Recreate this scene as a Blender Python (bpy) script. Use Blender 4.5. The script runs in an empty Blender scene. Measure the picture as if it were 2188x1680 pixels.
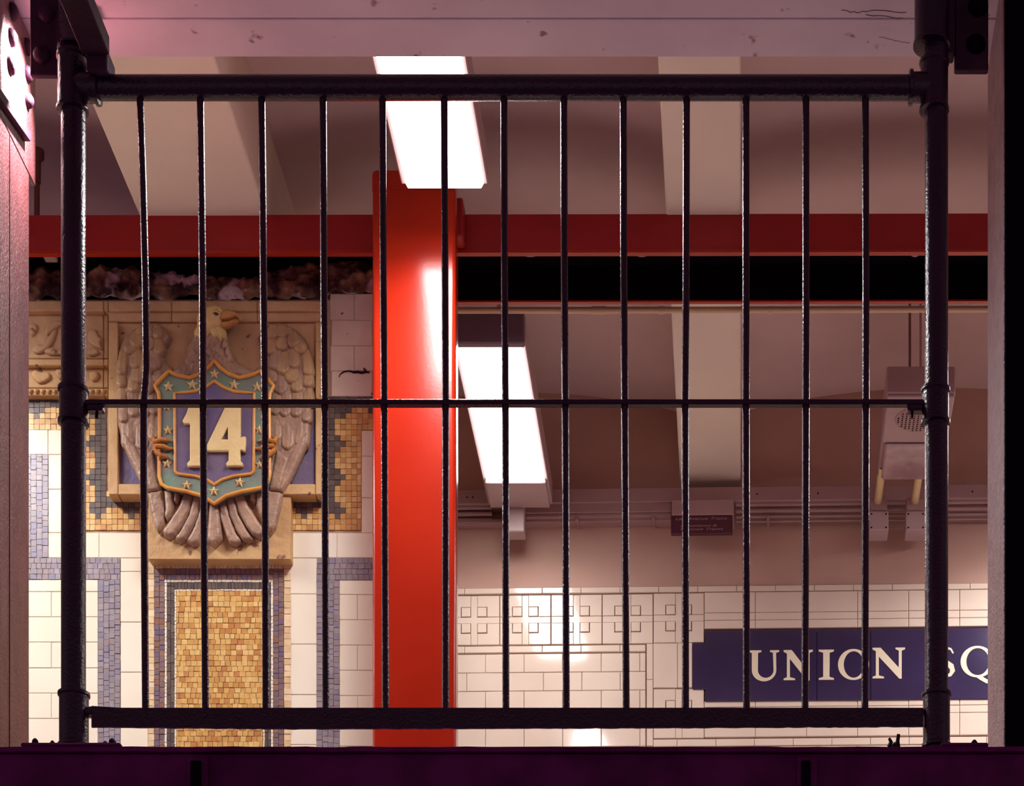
import bpy, math, random
import numpy as np
from mathutils import Vector, Matrix
from mathutils.geometry import delaunay_2d_cdt

random.seed(7)
C = bpy.context.scene.collection
sc = bpy.context.scene

# ------------------------------------------------------------------ camera, world, exposure
F = 5000.0            # focal length in pixels of a 2188 px wide frame
VX, VY = 1583.0, 3500.0   # vanishing point of everything that runs straight away from the lens
EZ = 1.6              # eye height above the lower floor
cam = bpy.data.cameras.new('camera'); cam.sensor_width = 36.0; cam.lens = F / 2188 * 36
cam.shift_x = (1094 - VX) / 2188; cam.shift_y = (VY - 840) / 2188
cam.clip_end = 60
co = bpy.data.objects.new('camera', cam); C.objects.link(co)
co.location = (0, 0, EZ); co.rotation_euler = (math.pi / 2, 0, 0)
sc.camera = co
w = bpy.data.worlds.new('world'); sc.world = w; w.use_nodes = True
w.node_tree.nodes['Background'].inputs[0].default_value = (0.60, 0.36, 0.55, 1)
w.node_tree.nodes['Background'].inputs[1].default_value = 0.34
vs = sc.view_settings
vs.view_transform = 'Standard'; vs.look = 'None'; vs.gamma = 1; vs.use_curve_mapping = False
vs.exposure = 0.12
LAMP = 11.0            # glow of the fluorescent lenses seen from any side
TUBE_W = 32.0         # watts per metre of prismatic lens, thrown mostly downwards
SPREAD = 150.0
LAMP_COL = (1.0, 0.97, 0.97)

# ------------------------------------------------------------------ helpers
def lin(r, g, b):
    f = lambda c: (c / 255 / 12.92) if c / 255 <= 0.04045 else ((c / 255 + 0.055) / 1.055) ** 2.4
    return (f(r), f(g), f(b), 1)


def P(px, py, D):
    """point at distance D that stands at these coordinates of the frame"""
    return Vector(((px - VX) * D / F, D, EZ + (VY - py) * D / F))


def XX(px, D): return (px - VX) * D / F
def ZZ(py, D): return EZ + (VY - py) * D / F


def mk(name, c1, c2=None, scale=8.0, rough=0.5, bump=0.0, bscale=60.0, metal=0.0, rand=None, coat=0.0,
       emis=None, spots=None, stretch=None, spec=0.5, detail=5.0, thresh=(0.35, 0.65)):
    m = bpy.data.materials.new(name); m.use_nodes = True
    n, l = m.node_tree.nodes, m.node_tree.links
    b = n['Principled BSDF']
    b.inputs['Roughness'].default_value = rough; b.inputs['Metallic'].default_value = metal
    b.inputs['Specular IOR Level'].default_value = spec
    b.inputs['Coat Weight'].default_value = coat; b.inputs['Coat Roughness'].default_value = 0.08
    tc = n.new('ShaderNodeNewGeometry')
    vec = tc.outputs['Position']
    if stretch:
        mp = n.new('ShaderNodeMapping'); mp.inputs['Scale'].default_value = stretch
        l.new(vec, mp.inputs[0]); vec = mp.outputs[0]
    col = None
    if c2 is None: c2 = c1
    nz = n.new('ShaderNodeTexNoise'); nz.inputs['Scale'].default_value = scale; nz.inputs['Detail'].default_value = detail
    l.new(vec, nz.inputs['Vector'])
    rp = n.new('ShaderNodeValToRGB'); rp.color_ramp.elements[0].position = thresh[0]; rp.color_ramp.elements[1].position = thresh[1]
    rp.color_ramp.elements[0].color = c1; rp.color_ramp.elements[1].color = c2
    l.new(nz.outputs[0], rp.inputs[0]); col = rp.outputs[0]
    if rand:   # colours picked piece by piece
        geo = n.new('ShaderNodeNewGeometry'); oi = n.new('ShaderNodeObjectInfo')
        ad = n.new('ShaderNodeMath'); ad.operation = 'ADD'
        l.new(geo.outputs['Random Per Island'], ad.inputs[0]); l.new(oi.outputs['Random'], ad.inputs[1])
        fr = n.new('ShaderNodeMath'); fr.operation = 'FRACT'; l.new(ad.outputs[0], fr.inputs[0])
        r2 = n.new('ShaderNodeValToRGB'); r2.color_ramp.interpolation = 'CONSTANT'
        els = r2.color_ramp.elements
        while len(els) < len(rand): els.new(0.5)
        for i, c in enumerate(rand):
            els[i].position = i / len(rand); els[i].color = c
        l.new(fr.outputs[0], r2.inputs[0])
        mx = n.new('ShaderNodeMix'); mx.data_type = 'RGBA'; mx.blend_type = 'MULTIPLY'; mx.inputs['Factor'].default_value = 1
        l.new(r2.outputs[0], mx.inputs[6]); l.new(col, mx.inputs[7]); col = mx.outputs[2]
    if spots:  # (colour, scale, threshold)
        sz = n.new('ShaderNodeTexNoise'); sz.inputs['Scale'].default_value = spots[1]; sz.inputs['Detail'].default_value = 3
        l.new(tc.outputs['Position'], sz.inputs['Vector'])
        r3 = n.new('ShaderNodeValToRGB'); r3.color_ramp.elements[0].position = spots[2]; r3.color_ramp.elements[1].position = min(1, spots[2] + 0.05)
        l.new(sz.outputs[0], r3.inputs[0])
        mx = n.new('ShaderNodeMix'); mx.data_type = 'RGBA'
        l.new(r3.outputs[0], mx.inputs['Factor']); l.new(col, mx.inputs[6]); mx.inputs[7].default_value = spots[0]; col = mx.outputs[2]
    l.new(col, b.inputs['Base Color'])
    if bump:
        bz = n.new('ShaderNodeTexNoise'); bz.inputs['Scale'].default_value = bscale; bz.inputs['Detail'].default_value = 4
        l.new(tc.outputs['Position'], bz.inputs['Vector'])
        bm = n.new('ShaderNodeBump'); bm.inputs['Strength'].default_value = bump; bm.inputs['Distance'].default_value = 0.01
        l.new(bz.outputs[0], bm.inputs['Height']); l.new(bm.outputs[0], b.inputs['Normal'])
    if emis:
        b.inputs['Emission Color'].default_value = (*emis[0], 1); b.inputs['Emission Strength'].default_value = emis[1]
    return m


M = dict(
    ceiling=mk('ceiling_paint', lin(226, 194, 190), lin(216, 184, 182), 3, .85, .15, 25),
    joist=mk('joist_paint', lin(238, 224, 206), lin(230, 214, 198), 3, .75, .1, 30),
    soffit=mk('soffit_paint', lin(222, 206, 218), lin(208, 190, 204), 4, .8, .2, 20, spots=(lin(150, 112, 112), 14, .66)),
    plaster=mk('cream_plaster', lin(200, 162, 146), lin(190, 150, 134), 4, .8, .15, 20),
    floor=mk('platform_concrete', lin(218, 204, 198), lin(206, 190, 184), 4, .8, .2, 20),
    dark=mk('dark_concrete', lin(140, 110, 120), lin(126, 98, 108), 4, .9),
    void=mk('black_paint_and_shade', lin(10, 2, 16), lin(14, 3, 18), 4, .95, spec=.1),  # black standing in for shade around the girders; also black steel parts
    red=mk('red_enamel', lin(172, 38, 14), lin(166, 34, 12), 5, .2, .02, 90, spec=.4),
    redgirder=mk('red_girder_paint', lin(160, 6, 16), lin(150, 4, 14), 7, .5, .04, 40),
    black=mk('black_fence_paint', lin(42, 6, 40), lin(30, 3, 30), 30, .2, .2, 160, spec=.5),
    parapet=mk('parapet_paint', lin(104, 34, 92), lin(80, 22, 70), 9, .6, .25, 60, spec=.08),
    steel=mk('dark_steel_paint', lin(70, 40, 60), lin(54, 28, 46), 9, .6, .25, 60, spec=.15),
    mauve=mk('mauve_column_paint', lin(150, 112, 118), lin(120, 84, 92), 30, .34, .7, 120, spec=.6),
    redcol=mk('worn_red_steel', lin(116, 62, 64), lin(90, 42, 46), 26, .34, .35, 160, spec=.6, stretch=(1, 1, .35)),
    tile=mk('glazed_cream_tile', lin(246, 236, 214), lin(240, 229, 204), 5, .14, .03, 14, coat=.3, spots=(lin(180, 150, 110), 55, .80)),
    tile_r=mk('glazed_white_tile', lin(236, 216, 198), lin(228, 206, 188), 5, .09, .05, 11, coat=.4),
    soottile=mk('sooty_tile', lin(244, 232, 214), lin(228, 210, 190), 7, .25, .05, 14, spots=(lin(70, 44, 40), 60, .67)),
    mortar=mk('tile_mortar', lin(196, 168, 140), lin(176, 148, 120), 20, .9),
    mortar_r=mk('dark_grout', lin(176, 136, 120), lin(158, 120, 104), 20, .9),
    navy=mk('navy_tablet_glaze', lin(60, 48, 82), lin(54, 42, 74), 6, .16, .03, 20, coat=.3),
    letter=mk('cream_letter_glaze', lin(238, 222, 194), None, 6, .3),
    terra=mk('tan_terracotta', lin(208, 170, 116), lin(186, 144, 94), 9, .6, .3, 50, spots=(lin(120, 78, 56), 30, .66)),
    terra2=mk('brown_terracotta', lin(204, 166, 122), lin(184, 144, 104), 10, .6, .3, 50, spots=(lin(104, 62, 54), 26, .68)),
    plume=mk('brown_feather_glaze', lin(172, 138, 112), lin(146, 112, 94), 16, .45, .35, 70, spots=(lin(176, 134, 96), 34, .64)),
    plume2=mk('ochre_feather_glaze', lin(184, 148, 104), lin(158, 122, 92), 18, .45, .35, 70),
    cream=mk('cream_head_glaze', lin(226, 196, 132), lin(206, 172, 112), 14, .45, .3, 60),
    beak=mk('ochre_beak_glaze', lin(196, 142, 80), lin(176, 122, 70), 14, .4, .2, 60),
    eye=mk('dark_eye_glaze', lin(70, 40, 34), None, 10, .4),
    talon=mk('orange_talon_glaze', lin(192, 124, 52), lin(160, 92, 40), 22, .4, .3, 60),
    rim=mk('orange_rim_glaze', lin(226, 160, 72), lin(204, 134, 62), 16, .4, .2, 60),
    green=mk('green_border_glaze', lin(112, 140, 118), lin(124, 122, 116), 16, .4, .2, 50),
    violet=mk('violet_field_glaze', lin(98, 86, 124), lin(118, 100, 120), 9, .4, .2, 50),
    numeral=mk('cream_numeral_glaze', lin(234, 206, 148), lin(220, 188, 128), 14, .45, .25, 60),
    rubble=mk('crumbling_mortar', lin(72, 34, 36), lin(206, 156, 116), 16, .9, 1.0, 40, detail=12, thresh=(.42, .72), spots=(lin(236, 206, 200), 7, .57)),
    pipe=mk('cream_pipe_paint', lin(222, 186, 150), None, 5, .5),
    grey=mk('grey_housing_paint', lin(186, 158, 158), lin(178, 150, 150), 6, .5),
    grey2=mk('mauve_raceway_paint', lin(176, 142, 140), lin(168, 132, 132), 6, .5, .05, 40),
    endcap=mk('grey_end_cap', lin(120, 96, 110), None, 6, .5),
    lens=mk('lit_lens', (.9, .85, .8, 1), None, 4, .5, emis=(LAMP_COL, LAMP)),
    crackline=mk('mauve_crack', lin(96, 60, 72), None, 5, .9),  # dark mauve of the hairline cracks
    brown=mk('brown_conduit_paint', lin(126, 74, 66), None, 5, .6),
    cover=mk('clear_plastic_cover', lin(150, 118, 128), lin(190, 160, 160), 12, .12, .3, 14, coat=.5),
    tube=mk('cream_tube', lin(240, 214, 160), None, 6, .35),
    sign=mk('maroon_sign_enamel', lin(78, 20, 44), None, 6, .4),
    signtext=mk('pale_sign_lettering', lin(170, 130, 130), None, 6, .5),
    bolt=mk('rusty_bolt', lin(34, 8, 22), lin(44, 16, 26), 50, .5, .4, 90, spec=.1),
    ochre=mk('ochre_tessera', lin(255, 255, 255), lin(236, 232, 226), 60, .3, rand=[lin(*c) for c in
             [(226, 184, 112), (214, 168, 96), (232, 194, 126), (206, 152, 86), (222, 176, 104), (196, 136, 80), (228, 188, 118), (210, 164, 100)]]),
    ochre2=mk('amber_tessera', lin(255, 255, 255), lin(236, 232, 226), 60, .3, rand=[lin(*c) for c in
              [(222, 178, 106), (212, 158, 92), (232, 192, 126), (200, 146, 88), (226, 182, 112), (208, 164, 104)]]),
    greyt=mk('grey_tessera', lin(255, 255, 255), lin(230, 230, 230), 60, .3, rand=[lin(*c) for c in
             [(104, 92, 84), (92, 80, 76), (114, 100, 90), (98, 86, 82)]]),
    bluet=mk('blue_grey_tessera', lin(255, 255, 255), lin(236, 236, 236), 60, .3, rand=[lin(*c) for c in
             [(156, 146, 152), (148, 138, 142), (162, 150, 154), (142, 134, 150), (154, 138, 140)]]),
    purt=mk('purple_tessera', lin(255, 255, 255), lin(236, 236, 236), 60, .3, rand=[lin(*c) for c in
            [(140, 112, 108), (116, 102, 122), (150, 116, 100), (128, 106, 112), (132, 108, 104), (146, 104, 88)]]),
    beiget=mk('beige_tessera', lin(255, 255, 255), lin(236, 236, 236), 60, .3, rand=[lin(*c) for c in
              [(236, 206, 162), (226, 194, 148), (240, 214, 174)]]),
    whitet=mk('ivory_tessera', lin(246, 234, 212), lin(236, 224, 200), 60, .3),
)


def link(name, me, mat, parent=None):
    o = bpy.data.objects.new(name, me); C.objects.link(o)
    if mat is not None and not me.materials: me.materials.append(mat)
    if parent is not None: o.parent = parent
    return o


def empty(name, loc=(0, 0, 0), parent=None):
    o = bpy.data.objects.new(name, None); C.objects.link(o); o.location = loc; o.empty_display_size = .05
    if parent is not None: o.parent = parent
    return o


def tag(o, label=None, cat=None, group=None, kind=None):
    for k, v in (('label', label), ('category', cat), ('group', group), ('kind', kind)):
        if v: o[k] = v
    return o


class MB:
    def __init__(s): s.v = []; s.f = []
    def add(s, vs_, fs):
        n = len(s.v); s.v += [tuple(p) for p in vs_]; s.f += [tuple(i + n for i in f) for f in fs]; return s
    def box(s, x0, x1, y0, y1, z0, z1, y0b=None, y1b=None):
        """box; y0b / y1b give other depths at the x1 end"""
        a, b = (y0 if y0b is None else y0b), (y1 if y1b is None else y1b)
        return s.add([(x0, y0, z0), (x1, a, z0), (x1, b, z0), (x0, y1, z0), (x0, y0, z1), (x1, a, z1), (x1, b, z1), (x0, y1, z1)],
                     [(0, 3, 2, 1), (4, 5, 6, 7), (0, 1, 5, 4), (1, 2, 6, 5), (2, 3, 7, 6), (3, 0, 4, 7)])
    def bbox(s, x0, x1, y0, y1, z0, z1, c=.003):
        """box with its edges chamfered"""
        X, Y, Z = (x0, x1), (y0, y1), (z0, z1)
        vs_, idx = [], {}
        for i in (0, 1):
            for j in (0, 1):
                for k in (0, 1):
                    sx, sy, sz = (c if i == 0 else -c), (c if j == 0 else -c), (c if k == 0 else -c)
                    for ax, d in enumerate(((0, sy, sz), (sx, 0, sz), (sx, sy, 0))):
                        idx[i, j, k, ax] = len(vs_); vs_.append((X[i] + d[0], Y[j] + d[1], Z[k] + d[2]))
        fs = []
        q = [(0, 0), (1, 0), (1, 1), (0, 1)]
        for i in (0, 1): fs.append([idx[i, j, k, 0] for j, k in (q if i else q[::-1])])
        for j in (0, 1): fs.append([idx[i, j, k, 1] for i, k in (q[::-1] if j else q)])
        for k in (0, 1): fs.append([idx[i, j, k, 2] for i, j in (q if k else q[::-1])])
        for j in (0, 1):
            for k in (0, 1):
                f = [idx[0, j, k, 1], idx[1, j, k, 1], idx[1, j, k, 2], idx[0, j, k, 2]]; fs.append(f if j != k else f[::-1])
        for i in (0, 1):
            for k in (0, 1):
                f = [idx[i, 0, k, 0], idx[i, 1, k, 0], idx[i, 1, k, 2], idx[i, 0, k, 2]]; fs.append(f if i == k else f[::-1])
        for i in (0, 1):
            for j in (0, 1):
                f = [idx[i, j, 0, 0], idx[i, j, 1, 0], idx[i, j, 1, 1], idx[i, j, 0, 1]]; fs.append(f if i != j else f[::-1])
        for i in (0, 1):
            for j in (0, 1):
                for k in (0, 1):
                    f = [idx[i, j, k, 0], idx[i, j, k, 1], idx[i, j, k, 2]]; fs.append(f if (i + j + k) % 2 else f[::-1])
        return s.add(vs_, fs)
    def tile(s, x0, x1, yb, yf, z0, z1, c=.0012):
        """shallow pillow-edged tile: sides, chamfer, face; open at the back"""
        c = min(c, (x1 - x0) * .2, (z1 - z0) * .2)
        v = [(x0, yb, z0), (x1, yb, z0), (x1, yb, z1), (x0, yb, z1),
             (x0, yf + c, z0), (x1, yf + c, z0), (x1, yf + c, z1), (x0, yf + c, z1),
             (x0 + c, yf, z0 + c), (x1 - c, yf, z0 + c), (x1 - c, yf, z1 - c), (x0 + c, yf, z1 - c)]
        f = [(8, 9, 10, 11)]
        for a in (0, 4):
            for i in range(4):
                j = (i + 1) % 4; f.append((a + i, a + j, a + 4 + j, a + 4 + i))
        return s.add(v, f)
    def quadcell(s, pts, yb, yf):
        """tessera from four front corners (x, z)"""
        v = [(x, yb, z) for x, z in pts] + [(x, yf, z) for x, z in pts]
        return s.add(v, [(4, 5, 6, 7)] + [(i, (i + 1) % 4, 4 + (i + 1) % 4, 4 + i) for i in range(4)])
    def lathe(s, a, b, prof, n=24, caps=True):
        """surface round the axis a-b; prof = [(t along in metres, radius)]"""
        a, b = Vector(a), Vector(b); d = (b - a).normalized()
        u = d.orthogonal().normalized(); w_ = d.cross(u)
        base = len(s.v)
        for t, r in prof:
            for i in range(n):
                an = 2 * math.pi * i / n
                s.v.append(tuple(a + d * t + (u * math.cos(an) + w_ * math.sin(an)) * r))
        for k in range(len(prof) - 1):
            for i in range(n):
                j = (i + 1) % n
                s.f.append((base + k * n + i, base + k * n + j, base + (k + 1) * n + j, base + (k + 1) * n + i))
        if caps:
            s.f.append(tuple(base + i for i in range(n))[::-1]); s.f.append(tuple(base + (len(prof) - 1) * n + i for i in range(n)))
        return s
    def tube(s, pts, rad, n=12, caps=True):
        pts = [Vector(p) for p in pts]; base = len(s.v)
        rad = rad if isinstance(rad, (list, tuple)) else [rad] * len(pts)
        up = None
        for k, p in enumerate(pts):
            d = (pts[min(k + 1, len(pts) - 1)] - pts[max(k - 1, 0)]).normalized()
            if up is None: up = d.orthogonal().normalized()
            up = (up - d * up.dot(d)).normalized(); w_ = d.cross(up)
            for i in range(n):
                an = 2 * math.pi * i / n
                s.v.append(tuple(p + (up * math.cos(an) + w_ * math.sin(an)) * rad[k]))
        for k in range(len(pts) - 1):
            for i in range(n):
                j = (i + 1) % n
                s.f.append((base + k * n + i, base + k * n + j, base + (k + 1) * n + j, base + (k + 1) * n + i))
        if caps:
            s.f.append(tuple(base + i for i in range(n))[::-1]); s.f.append(tuple(base + (len(pts) - 1) * n + i for i in range(n)))
        return s
    def prism(s, poly, yb, yf, c=0.0):
        """outline (x, z) pushed out from yb to the nearer yf, with a chamfer c"""
        n = len(poly)
        area = sum(poly[i][0] * poly[(i + 1) % n][1] - poly[(i + 1) % n][0] * poly[i][1] for i in range(n))
        if area < 0: poly = poly[::-1]
        ring = [(x, yb, z) for x, z in poly] + [(x, yf + c, z) for x, z in poly]
        fs = [(i, (i + 1) % n, n + (i + 1) % n, n + i) for i in range(n)]
        top = n
        if c > 0:
            ins = []
            for i in range(n):
                p0, p1, p2 = Vector(poly[i - 1]), Vector(poly[i]), Vector(poly[(i + 1) % n])
                e1, e2 = (p1 - p0).normalized(), (p2 - p1).normalized()
                n1, n2 = Vector((-e1.y, e1.x)), Vector((-e2.y, e2.x))
                b = (n1 + n2)
                b = b.normalized() if b.length > 1e-6 else n1
                k = c / max(.45, b.dot(n1))
                ins.append((p1.x + b.x * k, yf, p1.y + b.y * k))
            ring += ins
            fs += [(n + i, n + (i + 1) % n, 2 * n + (i + 1) % n, 2 * n + i) for i in range(n)]
            top = 2 * n
        fs.append(tuple(top + i for i in range(n)))
        s.add(ring, fs)
        s.add([(x, yb, z) for x, z in poly], [tuple(range(n))[::-1]])
        return s
    def mesh(s, name, smooth=False, angle=None):
        me = bpy.data.meshes.new(name); me.from_pydata(s.v, [], s.f); me.update()
        if smooth:
            me.shade_smooth()
            if angle: me.set_sharp_from_angle(angle=math.radians(angle))
        return me
    def build(s, name, mat, parent=None, smooth=False, angle=35):
        return link(name, s.mesh(name, smooth, angle), mat, parent)


def dedge(pt, poly):
    """distance of points (n,2) to the outline"""
    a = np.array(poly); b = np.roll(a, -1, 0); d = np.full(len(pt), 1e9)
    for p, q in zip(a, b):
        e = q - p; L = max(e @ e, 1e-12)
        t = np.clip(((pt - p) @ e) / L, 0, 1)
        d = np.minimum(d, np.hypot(*(pt - p - t[:, None] * e).T))
    return d


def inside(pt, poly):
    a = np.array(poly); b = np.roll(a, -1, 0); c = np.zeros(len(pt), bool)
    for p, q in zip(a, b):
        cond = (p[1] > pt[:, 1]) != (q[1] > pt[:, 1])
        with np.errstate(divide='ignore', invalid='ignore'):
            xi = (q[0] - p[0]) * (pt[:, 1] - p[1]) / (q[1] - p[1]) + p[0]
        c ^= cond & (pt[:, 0] < xi)
    return c


def smooth_poly(poly, it=2):
    for _ in range(it):
        out = []
        for i in range(len(poly)):
            p, q = poly[i], poly[(i + 1) % len(poly)]
            out += [(p[0] * .75 + q[0] * .25, p[1] * .75 + q[1] * .25), (p[0] * .25 + q[0] * .75, p[1] * .25 + q[1] * .75)]
        poly = out
    return poly


def pillow(name, poly, D, h, r, mat, parent, step=4.0, extra=None, rounding=0, base=.004):
    """relief: outline in frame coordinates laid on the plane D, swelling h metres towards the viewer over r pixels"""
    if rounding: poly = smooth_poly(poly, rounding)
    a = np.array(poly, float)
    ar = 0.5 * np.sum(a[:, 0] * np.roll(a[:, 1], -1) - np.roll(a[:, 0], -1) * a[:, 1])
    if ar < 0: a = a[::-1]
    pts = []
    for p, q in zip(a, np.roll(a, -1, 0)):   # resample outline
        L = np.hypot(*(q - p)); k = max(1, int(L / step))
        for i in range(k): pts.append(p + (q - p) * i / k)
    out = np.array(pts)
    x0, y0 = out.min(0); x1, y1 = out.max(0)
    gx, gy = np.meshgrid(np.arange(x0, x1, step), np.arange(y0, y1, step * .9))
    gx[::2] += step / 2
    g = np.c_[gx.ravel(), gy.ravel()]
    g = g[inside(g, a)]
    if len(g): g = g[dedge(g, a) > step * .45]
    allp = np.vstack([out, g]) if len(g) else out
    n = len(out)
    edges = [(i, (i + 1) % n) for i in range(n)]
    v2, _, fs, *_ = delaunay_2d_cdt([Vector(p) for p in allp], edges, [], 1, 1e-4)
    v2 = np.array([(p.x, p.y) for p in v2])
    d = dedge(v2, a)
    t = np.clip(d / r, 0, 1)
    hh = h * np.sqrt(1 - (1 - t) ** 2)
    if extra is not None: hh = hh + extra(v2[:, 0], v2[:, 1]) * t
    verts = [(XX(x, D), D - base - z, ZZ(y, D)) for (x, y), z in zip(v2, hh)]
    k = len(verts)
    mb = MB(); mb.v = verts
    mb.f = [tuple(f)[::1] for f in fs]
    # skirt back into the ground of the relief
    m = [i for i in range(k) if d[i] < 1e-3]
    ordd = {}
    for i in range(n):
        j = int(np.argmin(np.hypot(*(v2 - out[i]).T))); ordd[i] = j
    off = len(mb.v)
    mb.v += [(XX(*[out[i][0], D]), D + .006, ZZ(out[i][1], D)) for i in range(n)]
    for i in range(n):
        j = (i + 1) % n
        mb.f.append((ordd[i], ordd[j], off + j, off + i))
    me = mb.mesh(name)
    import bmesh
    bm = bmesh.new(); bm.from_mesh(me); bmesh.ops.recalc_face_normals(bm, faces=bm.faces)
    # open surface: make the faces look at the viewer
    s_ = sum(f.normal.y * f.calc_area() for f in bm.faces)
    if s_ > 0: bmesh.ops.reverse_faces(bm, faces=bm.faces)
    bm.to_mesh(me); bm.free()
    me.shade_smooth(); me.set_sharp_from_angle(angle=math.radians(50))
    return link(name, me, mat, parent)


def mirror(poly, cx=460.5): return [(2 * cx - x, y) for x, y in poly][::-1]


def px2(poly, D): return [(XX(x, D), ZZ(y, D)) for x, y in poly]


def curve_shape(name, outlines, mat, parent, yb, yf, bevel=.0006):
    """flat letter with holes: outlines are lists of (x, z), raised from yb to yf"""
    cu = bpy.data.curves.new(name, 'CURVE'); cu.dimensions = '2D'; cu.fill_mode = 'BOTH'
    cu.extrude = max(.0001, (yb - yf) / 2 - bevel); cu.bevel_depth = bevel; cu.bevel_resolution = 1
    for o in outlines:
        sp = cu.splines.new('POLY'); sp.points.add(len(o) - 1); sp.use_cyclic_u = True
        for p, (x, z) in zip(sp.points, o): p.co = (x, z, 0, 1)
    t = bpy.data.objects.new(name + '_outline', cu); C.objects.link(t)
    dg = bpy.context.evaluated_depsgraph_get()
    me = bpy.data.meshes.new_from_object(t.evaluated_get(dg))
    bpy.data.objects.remove(t); bpy.data.curves.remove(cu)
    me.transform(Matrix(((1, 0, 0, 0), (0, 0, -1, (yb + yf) / 2), (0, 1, 0, 0), (0, 0, 0, 1))))
    me.materials.clear(); me.name = name
    return link(name, me, mat, parent)


# ------------------------------------------------------------------ the setting
HS = 3.85            # height of the joist soffits above the eye
DW = 7.83            # tiled back wall
SL = 0.023           # the back wall comes nearer to the right
def DR(px, off=0.0): return (DW - off) / (1 + SL * (px - VX) / F)

# lower floor under the viewer and the raised platform beyond the parapet
o = MB().box(-5, 5, -3, 5.0, -.1, 0).build('floor', M['dark']); tag(o, kind='structure')
o = MB().box(-4.6, 3.4, 5.3, 8.2, EZ + .75, EZ + .9).build('floor_platform', M['floor']); tag(o, kind='structure')

# ceiling: shallow jack arches between concrete joists
ceil = empty('ceiling'); tag(ceil, kind='structure')
JX = [(-4.19, -3.845), (-2.91, -2.563), (-1.628, -1.283), (-.202, .0), (1.28, 1.625), (2.56, 2.9)]
spans = [(JX[i][1], JX[i + 1][0]) for i in range(len(JX) - 1)] + [(-5.0, -4.19), (2.9, 3.6)]
for a, b in spans:
    mb = MB(); n = 16
    for i in range(n + 1):
        t = i / n; x = a - .01 + (b - a + .02) * t; z = EZ + 4.10 + .075 * (1 - (2 * t - 1) ** 2)
        mb.v += [(x, 5.44, z), (x, 8.1, z), (x, 8.1, EZ + 4.4), (x, 5.44, EZ + 4.4)]
    for i in range(n):
        k = 4 * i
        mb.f += [(k, k + 1, k + 5, k + 4), (k + 2, k + 3, k + 7, k + 6), (k + 1, k + 2, k + 6, k + 5), (k, k + 4, k + 7, k + 3)]
    mb.f += [(0, 3, 2, 1), (4 * n, 4 * n + 1, 4 * n + 2, 4 * n + 3)]
    mb.build('ceiling_vault', M['ceiling'], ceil, smooth=True, angle=30)
for a, b in JX:
    mb = MB().bbox(a, b, 5.44, 8.1, EZ + HS, EZ + 4.3, .004)
    mb.build('joist', M['joist'], ceil)
# near soffit beam over the fence, in two strips with a crack between them
o = tag(MB().bbox(-5, 3.6, 5.323, 5.45, EZ + 3.682, EZ + 4.4, .002).build('ceiling_edge_beam', M['soffit']), kind='structure')
o = tag(MB().bbox(-5, 3.6, 4.92, 5.3205, EZ + 3.6825, EZ + 4.4, .002).build('ceiling_near_beam', M['soffit']), kind='structure')
o = tag(MB().box(-5, 3.6, -3.4, 4.92, EZ + 4.2, EZ + 4.4).build('ceiling_near', M['ceiling']), kind='structure')
# side walls far out of the frame, closing the platform
tag(MB().box(-5.1, -4.6, 5.3, 8.4, EZ + .9, EZ + 4.4).build('wall_far_left', M['plaster']), kind='structure')
tag(MB().box(3.4, 3.7, 5.3, 8.4, EZ + .9, EZ + 4.4).build('wall_far_right', M['plaster']), kind='structure')

# ---------------- back wall (wall_right) with its tiles
ang = -math.atan(SL)
wr = empty('wall_right', (0, DW, EZ)); wr.rotation_euler = (0, 0, ang); tag(wr, kind='structure')
ca = math.cos(ang)
def UZ(px, py, off=0.0, ref=None):
    """local (u, z) on the back wall, off metres in front of it"""
    u = XX(px, DR(px, off)) / ca + off * math.tan(ang)
    return u, (VY - py) * DR(ref if ref else px, off) / F
zt = UZ(1240, 1255, 0, 1240)[1]
MB().box(-1.7, 3.5, .0, .25, zt, 4.3).build('plaster', M['plaster'], wr)
MB().box(-1.7, 3.5, .004, .25, .9, zt - .001).build('mortar', M['mortar_r'], wr)
GAP = .9
tcache = {}
def wtile(x0, x1, y0, y1, ref=1240, gap=GAP, th=.008, mat='tile_r', name='tile', D0=0.0):
    u0, zb = UZ(x0 + gap / 2, y1 - gap / 2, 0, ref); u1, zt_ = UZ(x1 - gap / 2, y0 + gap / 2, 0, ref)
    w_, h_ = round(u1 - u0, 4), round(zt_ - zb, 4)
    key = (w_, h_, th, mat)
    if key not in tcache:
        me = MB().tile(0, w_, .006, -th, 0, h_, .0016).mesh('tile'); me.materials.append(M[mat]); tcache[key] = me
    o = link(name, tcache[key], None, wr); o.location = (u0, 0, zb)
    # hand-set tiles: each leans a hair
    o.rotation_euler = (random.uniform(-.004, .004), 0, random.uniform(-.004, .004))
    return o
def row(xs, y0, y1, x_from, x_to, **k):
    xs = [x_from] + [x for x in xs if x_from < x < x_to] + [x_to]
    for a, b in zip(xs, xs[1:]): wtile(a, b, y0, y1, **k)
# thin liner along the top of the tiling
row([993 + 83 * i for i in range(-2, 16)], 1257, 1270, 940, 2200)
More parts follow.
